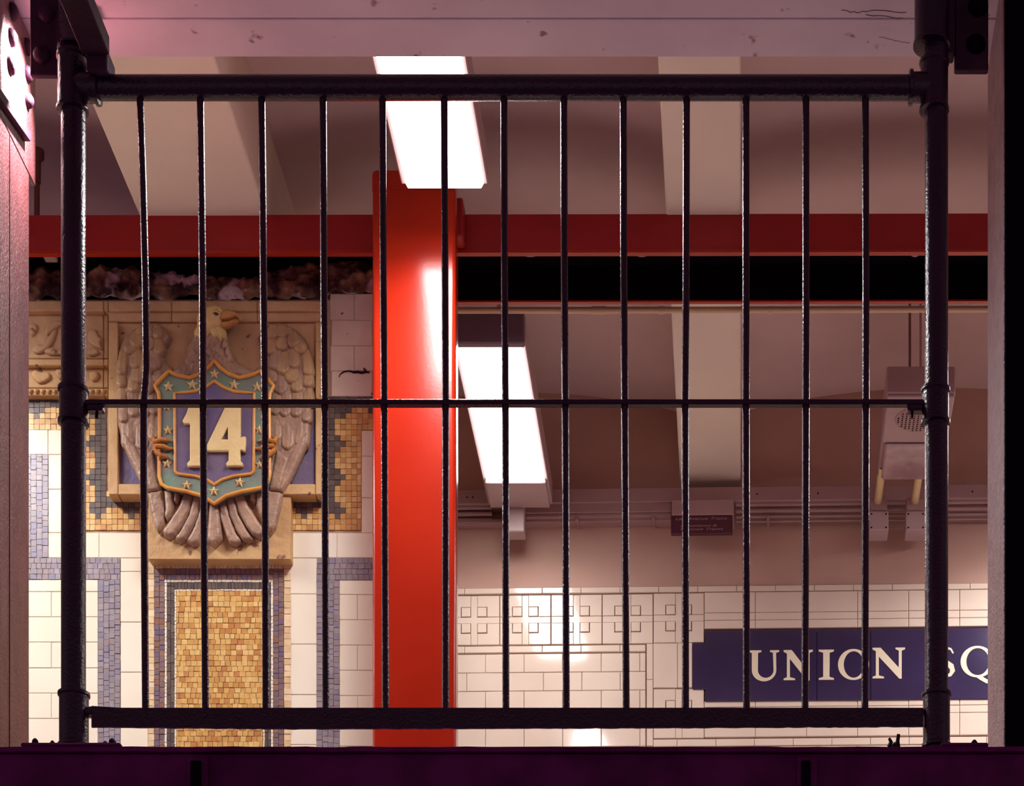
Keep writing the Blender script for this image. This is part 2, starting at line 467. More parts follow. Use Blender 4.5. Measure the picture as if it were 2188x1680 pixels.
# greek-key band: five wide modules of cross, four corner pieces and four small squares
def motif(cx, cy, hw, hh, bw=6.7, sq=20, ref=1240):
    x0, x1, y0, y1 = cx - hw, cx + hw, cy - hh, cy + hh
    D = DW
    def piece(poly, th):
        pp = [UZ(x, y, 0, ref) for x, y in poly]
        c0 = pp[0]
        MB().prism([(u, z) for u, z in pp], .006, -th, .0012).build('tile', M['tile_r'], wr)
    g = .6
    # cross
    piece([(cx - bw, y0 + g), (cx + bw, y0 + g), (cx + bw, cy - bw), (x1 - g, cy - bw), (x1 - g, cy + bw), (cx + bw, cy + bw),
           (cx + bw, y1 - g), (cx - bw, y1 - g), (cx - bw, cy + bw), (x0 + g, cy + bw), (x0 + g, cy - bw), (cx - bw, cy - bw)], .007)
    for sx in (-1, 1):
        for sy in (-1, 1):
            X = lambda d: cx + sx * d
            Y = lambda d: cy + sy * d
            piece([(X(bw + g), Y(hh - g)), (X(hw - g), Y(hh - g)), (X(hw - g), Y(bw + g)), (X(bw + sq + 1.6), Y(bw + g)),
                   (X(bw + sq + 1.6), Y(bw + sq + 1.6)), (X(bw + g), Y(bw + sq + 1.6))], .008)
            piece([(X(bw + 1.0), Y(bw + 1.0)), (X(bw + sq), Y(bw + 1.0)), (X(bw + sq), Y(bw + sq)), (X(bw + 1.0), Y(bw + sq))], .010)
for i, cx in enumerate((904.5, 1013.5, 1123, 1232.5, 1341.5, 1450.5)):
    motif(cx, 1326 if i < 5 else 1325, 54.2, 53, ref=1240)
row([993 + 83 * i for i in range(-2, 16)], 1381, 1396, 940, 1380)
r1 = [1037.6 + 82.5 * i for i in range(-2, 5)]; r2 = [997.6 + 82 * i for i in range(-1, 5)]
ys = [1398.5, 1438.5, 1478, 1518, 1558, 1598, 1638, 1678, 1718]
for i in range(8):
    row(r1 if i % 2 == 0 else r2, ys[i], ys[i + 1], 940, 1380)
wtile(1381.5, 1396, 1379, 1456); wtile(1381.5, 1396, 1456, 1598)
wtile(1396, 1448, 1378, 1474); wtile(1448, 1480, 1378, 1474)
motif(1450.5, 1527, 54.2, 53, ref=1450)
# courses round the name tablet
js = [1505 + 109 * i for i in range(0, 8)]
for a, b in zip(js, js[1:]):
    for (y0, y1) in ((1268, 1312), (1312, 1328), (1328, 1346.5), (1500.5, 1514), (1514, 1530), (1530, 1578)):
        wtile(a, b, y0, y1, ref=1510)
row([1447 + 82.5 * i for i in range(9)], 1581, 1597, 1396, 2200, ref=1510)
row([1500 + 82.5 * i for i in range(9)], 1598, 1640, 1396, 2200, ref=1510)
row([1460 + 82.5 * i for i in range(9)], 1640, 1720, 1396, 2200, ref=1510)
# the name tablet: a thing of its own set in the wall
tab = empty('name_tablet', (0, DW, EZ)); tab.rotation_euler = (0, 0, ang)
tag(tab, 'dark navy ceramic name tablet lettered UNION SQ in the white tiled back wall', 'sign')
def TU(x, y, off=.012): return UZ(x, y, off, 1510)
def slab(poly): MB().prism([TU(x, y) for x, y in poly], .006, -.012, .0015).build('tile', M['navy'], tab)
slab([(1481, 1375), (1507.5, 1375), (1507.5, 1348), (1588, 1348), (1588, 1499.5), (1507.5, 1499.5), (1507.5, 1473), (1481, 1473)])
for a, b in ((1589, 1745), (1746, 1860), (1861, 1985), (1986, 2120), (2121, 2230)):
    slab([(a, 1348), (b, 1348), (b, 1499.5), (a, 1499.5)])

def arc(cx, cy, rx, ry, a0, a1, n):
    return [(cx + rx * math.cos(math.radians(a0 + (a1 - a0) * i / n)), cy - ry * math.sin(math.radians(a0 + (a1 - a0) * i / n))) for i in range(n + 1)]
def stroke(pts, wd):
    """outline of a line with varying width"""
    L, R = [], []
    for i, p in enumerate(pts):
        a, b = Vector(pts[max(0, i - 1)]), Vector(pts[min(len(pts) - 1, i + 1)])
        d = (b - a).normalized(); n_ = Vector((-d.y, d.x)); k = wd[i] / 2
        L.append((p[0] + n_.x * k, p[1] + n_.y * k)); R.append((p[0] - n_.x * k, p[1] - n_.y * k))
    return L + R[::-1]
def letter(ch, x0, x1, yt=1391, yb=1455):
    w_, m_ = x1 - x0, (yt + yb) / 2
    sf = 3.2
    if ch == 'I':
        c = (x0 + x1) / 2
        o = [[(x0, yt), (x1, yt), (x1, yt + sf), (c + 7, yt + 6), (c + 6.5, yb - 6), (x1, yb - sf), (x1, yb), (x0, yb), (x0, yb - sf), (c - 6.5, yb - 6), (c - 6.5, yt + 6), (x0, yt + sf)]]
    elif ch == 'N':
        o = [[(x0, yt), (x0 + 17, yt), (x1 - 13, yb - 22), (x1 - 13, yt + 6), (x1 - 20, yt + sf), (x1 - 20, yt), (x1, yt), (x1, yt + sf), (x1 - 7, yt + 6),
              (x1 - 7, yb + 1), (x1 - 12, yb + 1), (x0 + 13, yt + 18), (x0 + 13, yb - 6), (x0 + 24, yb - sf), (x0 + 24, yb), (x0, yb), (x0, yb - sf), (x0 + 7, yb - 6), (x0 + 7, yt + 7), (x0, yt + sf)]]
    elif ch == 'U':
        out = [(x0, yt), (x0 + 26, yt), (x0 + 26, yt + sf), (x0 + 19, yt + 5)]
        inn = arc(x0 + 35.5, yb - 22, 17, 17, 180, 360, 12)
        out += inn
        out += [(x1 - 13, yt + 5), (x1 - 19, yt + sf), (x1 - 19, yt), (x1, yt), (x1, yt + sf), (x1 - 6.5, yt + 5)]
        out += arc(x0 + 32, yb - 22, 26, 24, 360, 180, 14)
        out += [(x0 + 6, yt + 5), (x0, yt + sf)]
        o = [out]
    elif ch in 'OQ':
        c = (x0 + x1) / 2
        rx, ry = w_ / 2, (yb - yt) / 2 + 1
        o = [arc(c, m_, rx, ry, 0, 350, 35), arc(c + .5, m_, rx - 11.5, ry - 4.5, 0, 350, 35)]
        if ch == 'Q':
            t = [(c - 2, yb - 1), (c + 8, yb + 3), (c + 20, yb + 10), (c + 34, yb + 12.5), (c + 44, yb + 10)]
            o.append(stroke(t, [3, 8, 8, 6, 2]))
    elif ch == 'S':
        c = (x0 + x1) / 2
        t = [(x1 - 4, yt + 14), (x1 - 9, yt + 5), (c, yt + 1.8), (x0 + 8, yt + 6), (x0 + 5, yt + 16), (x0 + 11, yt + 26), (c + 1, m_ + 1), (x1 - 8, m_ + 9),
             (x1 - 5, yb - 14), (x1 - 10, yb - 5), (c - 2, yb - 1.8), (x0 + 6, yb - 6), (x0 + 1, yb - 16)]
        o = [stroke(t, [3, 4, 5, 8, 10, 11, 12, 11.5, 10, 7, 5, 4, 3])]
    outl = [[TU(x, y, .014) for x, y in q] for q in o]
    if ch == 'Q':
        a = curve_shape('letter', outl[:2], M['letter'], tab, -.010, -.0135, .0004)
        b_ = curve_shape('letter_tail', outl[2:], M['letter'], a, -.010, -.0138, .0004); return
    curve_shape('letter', outl, M['letter'], tab, -.010, -.0135, .0004)
letter('U', 1601, 1665); letter('N', 1675, 1737); letter('I', 1750, 1782); letter('O', 1791, 1857); letter('N', 1865, 1934, 1388, 1453)
letter('S', 1998, 2041, 1387, 1452); letter('Q', 2053, 2125, 1387, 1452)

# ---------------- left wall (nearer), mosaic and tile
DL = 6.5
wl = empty('wall_left', (0, 0, 0)); tag(wl, kind='structure')
XL0, XL1 = -4.6, XX(835, DL)
MB().box(XL0, XL1, DL + .0012, DL + .22, EZ + .9, ZZ(640, DL)).build('mortar', M['mortar'], wl)
lcache = {}
def ltile(x0, x1, y0, y1, mat='tile', gap=.8, th=.006):
    a, b = XX(x0 + gap / 2, DL), XX(x1 - gap / 2, DL); zb, zt_ = ZZ(y1 - gap / 2, DL), ZZ(y0 + gap / 2, DL)
    key = (round(b - a, 4), round(zt_ - zb, 4), mat)
    if key not in lcache:
        me = MB().tile(0, key[0], .010, 0, 0, key[1], .0014).mesh('tile'); me.materials.append(M[mat]); lcache[key] = me
    o = link('tile', lcache[key], None, wl); o.location = (a, DL - .001, zb)
    o.rotation_euler = (random.uniform(-.003, .003), 0, random.uniform(-.003, .003))
# upper right white tiles, sooty
for (x0, x1, y0, y1) in ((705, 757, 628, 684), (757, 835, 628, 684), (708, 796, 684, 739), (796, 835, 684, 739), (706, 757, 739, 793),
                         (757, 835, 739, 793), (708, 796, 793, 848), (796, 835, 793, 848)):
    ltile(x0, x1, y0, y1, 'soottile')
for (x0, x1, y0, y1) in (
        (772, 835, 920, 975), (772, 835, 975, 1064), (772, 835, 1064, 1139),
        (621, 720, 1139, 1193), (720, 835, 1139, 1193), (620, 677, 1193, 1270), (620, 677, 1270, 1377), (620, 677, 1377, 1485), (620, 677, 1485, 1592), (620, 677, 1592, 1700),
        (212, 318, 1139, 1193), (103, 212, 1139, 1193), (103, 144, 1046, 1139), (103, 144, 972, 1046), (103, 144, 918, 972), (-8, 103, 918, 972),
        (257, 317, 1193, 1222), (257, 317, 1222, 1330), (257, 317, 1330, 1437), (257, 317, 1437, 1545), (257, 317, 1545, 1650)):
    ltile(x0, x1, y0, y1)
yr = [1239, 1265, 1319, 1373, 1428, 1482, 1536, 1590, 1645]
for i in range(8):
    xs = [-100, 2, 110, 210] if i % 2 else [-100, -52, 56, 210] if i else [-100, 56, 210]
    if i and i % 2 == 0: xs = [-100, 56 - 54, 210]
    for a, b in zip(xs, xs[1:]): ltile(a, b, yr[i], yr[i + 1])
yr = [1240, 1271, 1325, 1379, 1433, 1487, 1541, 1595, 1650]
for i in range(8):
    xs = [725, 764, 835] if i % 2 else [725, 803, 835]
    for a, b in zip(xs, xs[1:]): ltile(a, b, yr[i], yr[i + 1])
for i in range(6):   # further tiles out to the left of the frame, under the same light
    for k in range(4):
        ltile(-100 - 108 * (k + 1), -100 - 108 * k, 1239 + 70 * i, 1239 + 70 * (i + 1))

# tesserae: the fullest-seen golden ones are pieces of their own, the others stay joined
stuff = {}
singles = 0
def tess(x0, x1, y0, y1, cls, j=.9, single=False, gap=.85):
    global singles
    q = [(x0 + gap / 2, y1 - gap / 2), (x1 - gap / 2, y1 - gap / 2), (x1 - gap / 2, y0 + gap / 2), (x0 + gap / 2, y0 + gap / 2)]
    q = [(XX(x + random.uniform(-j, j) * .5, DL), ZZ(y + random.uniform(-j, j) * .5, DL)) for x, y in q]
    f = DL - .002 + random.uniform(-.0008, .0008)
    if single and singles < 300:
        singles += 1
        c = (sum(p[0] for p in q) / 4, sum(p[1] for p in q) / 4)
        mb = MB().quadcell([(x - c[0], z - c[1]) for x, z in q], .006, f - DL)
        o = mb.build('mosaic_tile', M[cls], wl); o.location = (c[0], DL, c[1])
    else:
        stuff.setdefault(cls, MB()).quadcell(q, DL + .006, f)
def field(x0, x1, y0, y1, cls, cw=10.5, ch=10.6, single=False, j=.9, brick=True, wob=None):
    nr = max(1, round((y1 - y0) / ch)); h_ = (y1 - y0) / nr
    for r in range(nr):
        x = x0 - (random.uniform(0, cw * .8) if brick else 0)
        while x < x1 - 1:
            w_ = cw * random.uniform(.85, 1.2) if brick else cw
            a, b = max(x, x0), min(x + w_, x1)
            if x1 - b < 3: b = x1
            if b - a > 2.5: 
                dy = wob(a) if wob else 0
                tess(a, b, y0 + r * h_ + dy, y0 + (r + 1) * h_ + dy, cls, j, single)
            x = b if b == x1 else x + w_
# centre panel
field(377, 562, 1263, 1597, 'ochre', 11.6, 11.4, single=True)
field(377, 562, 1597, 1680, 'ochre', 11.6, 11.4)
def vband(x0, x1, y0, y1, cls, cw, ch, brick=False):
    n_ = max(1, round((x1 - x0) / cw)); ww = (x1 - x0) / n_
    for i in range(n_):
        y = y0 + random.uniform(-ch, 0) * .8
        while y < y1:
            h_ = ch * random.uniform(.85, 1.2)
            a, b = max(y, y0), min(y + h_, y1)
            if b - a > 2.5: tess(x0 + i * ww, x0 + (i + 1) * ww, a, b, cls)
            y += h_
for (x0, x1, cls, cw, ch) in ((317, 330, 'beiget', 13, 13), (330, 352, 'purt', 11, 11), (352, 357, 'whitet', 5, 8), (357, 373, 'greyt', 8, 16), (373, 377, 'whitet', 4, 8)):
    yt = {317: 1203, 330: 1216, 352: 1240, 357: 1245, 373: 1260}[x0]
    vband(x0, x1, yt, 1680, cls, cw, ch)
for (x0, x1, cls, cw, ch) in ((607, 622, 'beiget', 14, 13), (584, 607, 'purt', 11, 11), (579, 584, 'whitet', 5, 8), (566, 579, 'greyt', 7, 16), (562, 566, 'whitet', 4, 8)):
    yt = {607: 1203, 584: 1216, 579: 1240, 566: 1245, 562: 1260}[x0]
    vband(x0, x1, yt, 1680, cls, cw, ch)
field(330, 607, 1203, 1216, 'beiget', 8, 13); field(352, 584, 1216, 1240, 'purt', 10, 12)
field(357, 579, 1240, 1245, 'whitet', 8, 5); field(373, 566, 1245, 1260, 'greyt', 7, 15); field(377, 562, 1260, 1263.5, 'whitet', 8, 4)
# dark irregular crack over the glaze right of the cartouche
MB().tube([P(x_, y_, DL - .002) for x_, y_ in ((724, 806), (728, 799), (736, 794), (747, 793), (756, 796), (764, 795), (773, 797), (781, 795), (790, 796))], [.0008, .0016, .0018, .002, .003, .0036, .004, .0034, .002], 6).build('crack', M['bolt'], wl)
# blue-grey bands
vband(-20, 103, 972, 1193, 'bluet', 12, 12)
field(-100, 257, 1193, 1239, 'bluet', 12, 12); vband(210, 257, 1239, 1680, 'bluet', 12, 12)
field(677, 835, 1193, 1240, 'bluet', 12, 12); vband(677, 725, 1240, 1680, 'bluet', 12, 12)
# stepped grey and amber ring round the cartouche
cell = 11.9
x = 57.0
pk_y = [948 + 70 * i for i in range(-3, 3)]
pk_x = [66, 137, 208, 279, 647, 718, 789]
y = 848.0
while y < 1136:
    x = 61.0 - 6 * cell
    while x < 835:
        cx, cy = x + cell / 2, y + cell / 2
        x1 = x + cell
        ok = (cy < 918) or (144 < cx < 772 and cy < 1139)
        if 236 < cx < 682 and cy < 1050: ok = False
        if 320 < cx < 616: ok = False
        if ok:
            if cy > 1060 and 232 < cx < 690 or cy > 1060:
                kx = min(abs(cx - p) for p in pk_x) / cell
                dd = (cy - 1060) - (30 + (24 if kx < .5 else 12 if kx < 1.5 else 0))
                side = (232 - cx) if cx < 232 else (cx - 690)
                ky = min(abs(cy - p) for p in pk_y) / cell
                ds = side - (30 + (24 if ky < .5 else 12 if ky < 1.5 else 0))
                dark = dd < 0 and ds < 0
            elif cx < 232 or cx > 690:
                side = (232 - cx) if cx < 232 else (cx - 690)
                ky = min(abs(cy - p) for p in pk_y) / cell
                ds = side - (30 + (24 if ky < .5 else 12 if ky < 1.5 else 0))
                kx = min(abs(cx - p - 10) for p in pk_x) / cell
                dt = (cy - 848) - (22 + (22 if kx < .5 else 10 if kx < 1.5 else 0))
                dark = ds < 0 or dt < 0
            else: dark = False
            if dark or not (232 < cx < 686 and cy < 1056):
                tess(x, min(x1, 772) if cy > 918 and x1 > 772 - 6 else x1, y, min(y + cell, 1139), 'greyt' if dark else 'ochre2')
        x += cell
    y += cell
for cls, mb in stuff.items():
    o = mb.build('mosaic_tile', M[cls], wl); o['kind'] = 'stuff'; o['label'] = {
        'ochre': 'golden small square mosaic', 'ochre2': 'amber small square mosaic', 'greyt': 'dark grey small square mosaic',
        'bluet': 'blue-grey small square mosaic', 'purt': 'purple and brown small square mosaic', 'beiget': 'beige small square mosaic', 'whitet': 'thin ivory mosaic lines'}[cls]

# crumbling top of the left wall
rng = random.Random(3)
from mathutils import noise
def rub(x, y): return noise.fractal(Vector((x * .03, y * .03, 3.1)), .9, 2.0, 6)
top = [(-120, 590), (40, 590), (70, 578), (95, 572), (130, 575), (180, 577), (215, 574), (245, 566), (262, 574), (285, 562), (300, 578), (345, 574), (380, 584), (420, 590), (500, 590),
       (540, 590), (570, 582), (600, 574), (650, 562), (700, 560), (760, 558), (800, 566), (835, 560)]
mb = MB(); nx, ny = 240, 26
tx = [p[0] for p in top]; ty = [p[1] for p in top]
for j in range(ny + 1):
    for i in range(nx + 1):
        px = -120 + 955 * i / nx
        yt = np.interp(px, tx, ty) + 5 * noise.noise(Vector((px * .09, 0, 0))) + 2.5 * noise.noise(Vector((px * .3, 1, 0)))
        yb_ = 642 if px < 700 else 629
        py = yb_ + (yt - yb_) * j / ny
        d = DL - .004 + .022 * rub(px, py) - (.006 if j < 2 else 0)
        mb.v.append((XX(px, DL), d + .06 * max(0, (j / ny - .86)) , ZZ(py, DL)))
for j in range(ny):
    for i in range(nx):
        k = j * (nx + 1) + i; mb.f.append((k, k + 1, k + nx + 2, k + nx + 1))
k0 = len(mb.v)   # top and back so that the broken edge has thickness
for i in range(nx + 1):
    v = mb.v[ny * (nx + 1) + i]; mb.v.append((v[0], DL + .2, v[2] - .01))
for i in range(nx):
    a = ny * (nx + 1) + i; mb.f.append((a, a + 1, k0 + i + 1, k0 + i))
o = mb.build('broken_masonry', M['rubble'], wl, smooth=True, angle=60)
# black panel as painted shade above and behind the broken wall top
tag(MB().box(XL0, XX(835, 6.5), DL + .24, DL + .29, EZ + 3.5, EZ + 3.847).build('wall_shade_backing', M['void']), kind='structure')

# frieze of ornament left of the cartouche
fr = empty('frieze', (XX(62, DL), DL, EZ)); fr.location = (0, 0, 0)
tag(fr, 'weathered tan terracotta leaf frieze left of the eagle panel', 'frieze')
def fbox(name, x0, x1, y0, y1, d, mat='terra2', par=fr, c=.002, back=DL + .003):
    return MB().bbox(XX(x0, d), XX(x1, d), d, back, ZZ(y1, d), ZZ(y0, d), c).build(name, M[mat], par)
for (a, b) in ((-110, 40), (41, 221), (222, 231)):
    fbox('cornice_block', a, b, 643, 664, 6.462); fbox('leaf_panel', a, b, 664.5, 766, 6.484)
    fbox('bead_strip', a, b, 767, 781, 6.468, 'terra'); fbox('lower_panel', a, b, 782, 829, 6.484, 'terra'); fbox('egg_strip', a, b, 830, 845, 6.476, 'terra')
leafs = [[(66, 752), (80, 735), (95, 742), (108, 715), (124, 700), (118, 728), (104, 750), (84, 760)],
         [(95, 705), (108, 690), (128, 686), (140, 695), (126, 700), (112, 712), (100, 722)],
         [(186, 725), (192, 706), (204, 704), (210, 716), (214, 722), (222, 728), (214, 734), (222, 752), (205, 744), (192, 736)],
         [(92, 752), (112, 742), (134, 752), (150, 760), (120, 762), (104, 761)], [(62, 700), (72, 690), (84, 700), (76, 716), (66, 722)],
         [(140, 740), (150, 715), (168, 705), (178, 722), (170, 745), (155, 757)],
         [(186, 752), (200, 742), (216, 756), (205, 763), (190, 763)]]
for l_ in leafs: pillow('leaf', l_, 6.484, .005, 6, M['terra2'], fr, 3, rounding=2)
for l_ in ([(66, 800), (78, 790), (92, 800), (104, 794), (112, 808), (98, 820), (80, 822)], [(190, 800), (202, 792), (214, 800), (210, 814), (196, 818)],
           [(116, 796), (128, 788), (140, 800), (130, 818)], [(150, 800), (165, 792), (178, 804), (166, 818)]):
    pillow('leaf', l_, 6.484, .004, 5, M['terra'], fr, 3, rounding=2)
for i in range(26):
    cx = -104 + 13 * i
    if cx > 226: break
    pillow('egg_bead', [(cx - 5, 833), (cx + 5, 833), (cx + 4, 840), (cx, 843), (cx - 4, 840)], 6.476, .004, 4, M['terra'], fr, 3)

# ---------------- the eagle cartouche
eg = empty('eagle_cartouche', (XX(460, DL), DL, ZZ(900, DL)))
EGI = Matrix.Translation(-eg.location)
tag(eg, 'glazed terracotta panel of an eagle holding a starred shield numbered 14', 'relief')
eg.location = (0, 0, 0)
def ebox(name, x0, x1, y0, y1, d, mat='terra', c=.002, back=DL + .003): return fbox(name, x0, x1, y0, y1, d, mat, eg, c, back)
DB = 6.472
for a, b in ((232, 366), (367, 549), (550, 686)):
    ebox('frame_top', a, b, 643, 664, 6.452, 'terra2'); ebox('frame_top', a, b, 665, 687, 6.462, 'terra2')
ebox('frame_side', 232, 252, 688, 1057, 6.455); ebox('frame_side', 674, 687, 688, 1057, 6.455)
ebox('frame_bottom', 253, 330, 1034, 1057, 6.455); ebox('frame_bottom', 600, 673, 1034, 1057, 6.455)
ebox('background', 252, 675, 686, 878, DB, 'terra2'); ebox('background', 252, 675, 879, 1036, DB, 'violet')
ebox('plinth_block', 317, 621, 1052, 1196, 6.462)
wing = [(319, 694), (303, 699), (286, 709), (267, 727), (258, 747), (252, 768), (251, 800), (251, 860), (252, 890), (253, 915), (264, 957), (280, 992), (298, 1028), (316, 1057), (352, 1058),
        (352, 1000), (347, 900), (347, 840), (360, 812), (380, 800), (371, 790), (359, 780), (353, 764), (354, 750), (361, 742), (369, 725), (358, 707), (340, 695)]
def wnoise(x, y): return .0008 * np.sin(x * .35 + y * .1) * np.cos(y * .22)
wings = []
for s_, poly in ((0, wing), (1, mirror(wing))):
    wings.append(pillow('wing', poly, DB - .002, .020, 16, M['plume'], eg, 4, extra=wnoise))
def feather(tip, w_, L, ang_=0.0, n=7):
    """outline of a feather with a round tip at the bottom"""
    tx_, ty_ = tip; pts = []
    for i in range(n + 1):
        a = math.pi * i / n
        pts.append((w_ / 2 * math.cos(a), -w_ / 2 + w_ / 2 * math.sin(a)))
    pts += [(-w_ / 2 * .9, -L * .6), (-w_ / 2 * .55, -L), (w_ / 2 * .55, -L), (w_ / 2 * .9, -L * .6)]
    c, s2 = math.cos(ang_), math.sin(ang_)
    return [(tx_ + x_ * c - y_ * s2, ty_ + x_ * s2 + y_ * c) for x_, y_ in pts]
fe = [  # tip, width, length, lean, lift, tone : right wing, upper rows last so that they lie over the lower ones
    ((616, 969), 28, 78, 0, .016, 0), ((644, 964), 28, 80, .06, .016, 0), ((592, 950), 26, 70, -.05, .014, 0),
    ((656, 909), 20, 34, 0, .020, 0), ((634, 898), 24, 40, 0, .019, 0), ((610, 897), 26, 40, 0, .018, 0), ((590, 894), 24, 36, 0, .017, 0),
    ((660, 872), 22, 40, 0, .021, 1), ((636, 876), 24, 44, 0, .021, 0), ((612, 880), 26, 44, 0, .020, 0), ((592, 872), 22, 40, 0, .019, 0),
    ((599, 850), 28, 44, .1, .022, 0), ((635, 846), 24, 40, 0, .023, 1), ((660, 834), 21, 40, 0, .022, 1),
    ((624.5, 825), 29, 44, 0, .025, 1), ((581, 826), 22, 34, .1, .022, 0), ((661.7, 809), 21, 52, -.12, .023, 1),
    ((586, 797), 26, 46, .15, .025, 0), ((605, 806), 27, 46, .1, .027, 1), ((629, 794), 25, 42, 0, .027, 1),
    ((576, 764), 24, 40, .2, .025, 1), ((601, 753), 25, 32, .1, .029, 1), ((647, 760), 25, 34, -.35, .027, 1), ((633, 748), 27, 34, -.25, .030, 1),
    ((582, 730), 24, 30, .1, .028, 1), ((604, 727), 24, 28, 0, .032, 1), ((622, 722), 20, 20, -.3, .030, 1)]
for tip, w_, L, a_, lift, tone in fe:
    for s_ in (0, 1):
        poly = feather(tip, w_ * 1.22, L * 1.15, a_)
        tx_ = 921 - tip[0] if s_ else tip[0]
        if s_: poly = mirror(poly)
        # the root lies low, the tip stands proud of the feather below; a raised quill runs down the middle
        fx = lambda x, y, ty=tip[1], L_=L, cx_=tx_: .0085 * np.clip((y - (ty - L_)) / L_, 0, 1) + .0016 * np.exp(-((x - cx_) / 2.2) ** 2)
        pillow('feather', poly, DB - .0150 - (lift - .014) * .55, .0035, w_ * .20, M['plume2' if tone else 'plume'], wings[1 - s_], 3.2, extra=fx)
# long lower primaries
for poly in ([(316, 1056), (350, 1050), (354, 1098), (352, 1120), (345, 1134), (338, 1139), (331, 1128), (322, 1090)],
             [(351, 1050), (373, 1056), (373, 1086), (366, 1105), (358, 1115), (352, 1106), (354, 1090)],
             [(372, 1052), (387, 1055), (386, 1070), (378, 1079), (372, 1074)],
             [(302, 985), (330, 960), (338, 1010), (347, 1052), (318, 1054)], [(262, 920), (290, 955), (318, 1010), (330, 1052), (316, 1054), (297, 1024), (266, 958)]):
    for s_ in (0, 1):
        pillow('primary_feather', mirror(poly) if s_ else poly, 6.455 if poly[0][1] > 1000 and poly[0][0] != 302 else 6.452, .010, 7, M['plume'], eg, 3.6)
# tail fan
tail = [[(393, 1056), (415, 1056), (405, 1100), (390, 1130), (377, 1149), (366, 1154), (356, 1149), (353, 1139), (368, 1115), (384, 1085)],
        [(415, 1056), (433, 1056), (425, 1105), (411, 1140), (400, 1158), (389, 1163), (378, 1157), (390, 1137), (405, 1104)],
        [(433, 1060), (449, 1064), (444, 1112), (433, 1150), (426, 1167), (414, 1170), (403, 1161), (414, 1140), (425, 1106)]]
def widen(poly, k):
    c = np.array(poly).mean(0); return [(c[0] + (x - c[0]) * k, y) for x, y in poly]
tail = [widen(p, 1.16) for p in tail]
for poly in tail:
    pillow('tail_feather', poly, 6.460, .015, 7, M['plume'], eg, 3.4)
    pillow('tail_feather', mirror(poly, 459), 6.460, .015, 7, M['plume'], eg, 3.4)
pillow('tail_feather', [(449, 1062), (470, 1062), (477, 1156), (460, 1173), (443, 1160)], 6.458, .018, 9, M['plume'], eg, 3.6)
# breast, neck, head
pillow('breast', [(371, 800), (382, 788), (392, 784), (400, 768), (401, 754), (409, 739), (413, 725), (430, 716), (480, 716), (487, 734), (492, 745), (501, 760), (508, 776), (524, 788), (540, 794), (548, 802), (548, 830), (371, 830)],
       DB - .006, .034, 26, M['plume'], eg, 4, extra=lambda x, y: .004 * np.sin(x * .4) * np.sin(y * .3 + x * .1))
pillow('neck', [(424, 690), (421, 704), (415, 712), (417, 724), (412, 735), (424, 730), (428, 742), (437, 728), (443, 738), (451, 722), (461, 738), (467, 731), (474, 744), (480, 730), (488, 742), (485, 722), (483, 706), (480, 696), (470, 680), (440, 680)],
       DB - .024, .022, 16, M['cream'], eg, 3.4, extra=lambda x, y: .0025 * np.sin(x * .8) * np.sin(y * .3))
hd = pillow('head', [(422, 700), (421, 682), (427, 670), (442, 661), (459, 656), (473, 659), (481, 667), (483, 678), (478, 688), (478, 703), (462, 712), (438, 712)], DB - .034, .022, 22, M['cream'], eg, 3.2)
bk = pillow('upper_beak', [(474, 672), (482, 664), (492, 665), (504, 669), (512, 675), (515, 682), (514, 687), (510, 683), (504, 679), (494, 684), (484, 686), (474, 688), (469, 693), (470, 684)], DB - .042, .012, 7, M['beak'], hd, 3)
pillow('lower_beak', [(470, 694), (477, 690.5), (489, 688.5), (503, 683.5), (509, 686.5), (506, 690), (498, 694), (485, 701), (477, 702), (470, 700)], DB - .042, .008, 6, M['beak'], hd, 3)
pillow('eye', [(455, 671), (461, 668), (468, 672), (462, 676)], DB - .056, .006, 4, M['eye'], hd, 2)
pillow('brow', [(447, 664), (460, 661), (474, 664), (476, 669), (462, 666), (450, 668)], DB - .054, .008, 4, M['cream'], hd, 2.4)
for i in range(16):   # ruff of small breast feathers under the neck
    cx = 406 + 6.2 * i + (i % 2) * 2; cy = 752 + (i % 3) * 11 + 6 * math.sin(i)
    if cx < 408 + (cy - 740) * .2 or cx > 500: continue
    pillow('breast_feather', feather((cx, cy), 15, 22, random.uniform(-.25, .25)), DB - .036, .007, 5, M['plume'], eg, 3)
# shield
SC = 458
half = [(0, 771), (13, 786), (30, 799), (53, 808), (77, 803), (97, 794), (110, 806), (127, 825), (119, 840), (117, 860), (118, 1018), (113, 1035), (100, 1043), (60, 1050), (25, 1060), (0, 1077)]
hin = [(0, 815), (20, 828), (42, 837), (85, 841), (84, 1008), (78, 1013), (40, 1018), (15, 1026), (0, 1036)]
outer = [(SC + x, y) for x, y in half] + [(SC - x, y) for x, y in half[::-1][1:-1]]
inner = [(SC + x, y) for x, y in hin] + [(SC - x, y) for x, y in hin[::-1][1:-1]]
DS = 6.424
sh = MB().prism(px2(outer, DS), DL - .03, DS, .003).build('shield', M['green'], eg)
MB().prism(px2(inner, DS - .001), DS + .004, DS - .002, .001).build('shield_field', M['violet'], sh)
for poly, nm, r in ((outer, 'outer_rim', .0052), (inner, 'inner_rim', .0042)):
    pts = [P(x, y, DS - .002) for x, y in poly]; pts = pts + [pts[0], pts[1]]
    dense = []
    for a, b in zip(pts, pts[1:]):
        for t in range(3): dense.append(a.lerp(b, t / 3))
    MB().tube(dense, r, 10, caps=False).build(nm, M['rim'], sh, smooth=True)
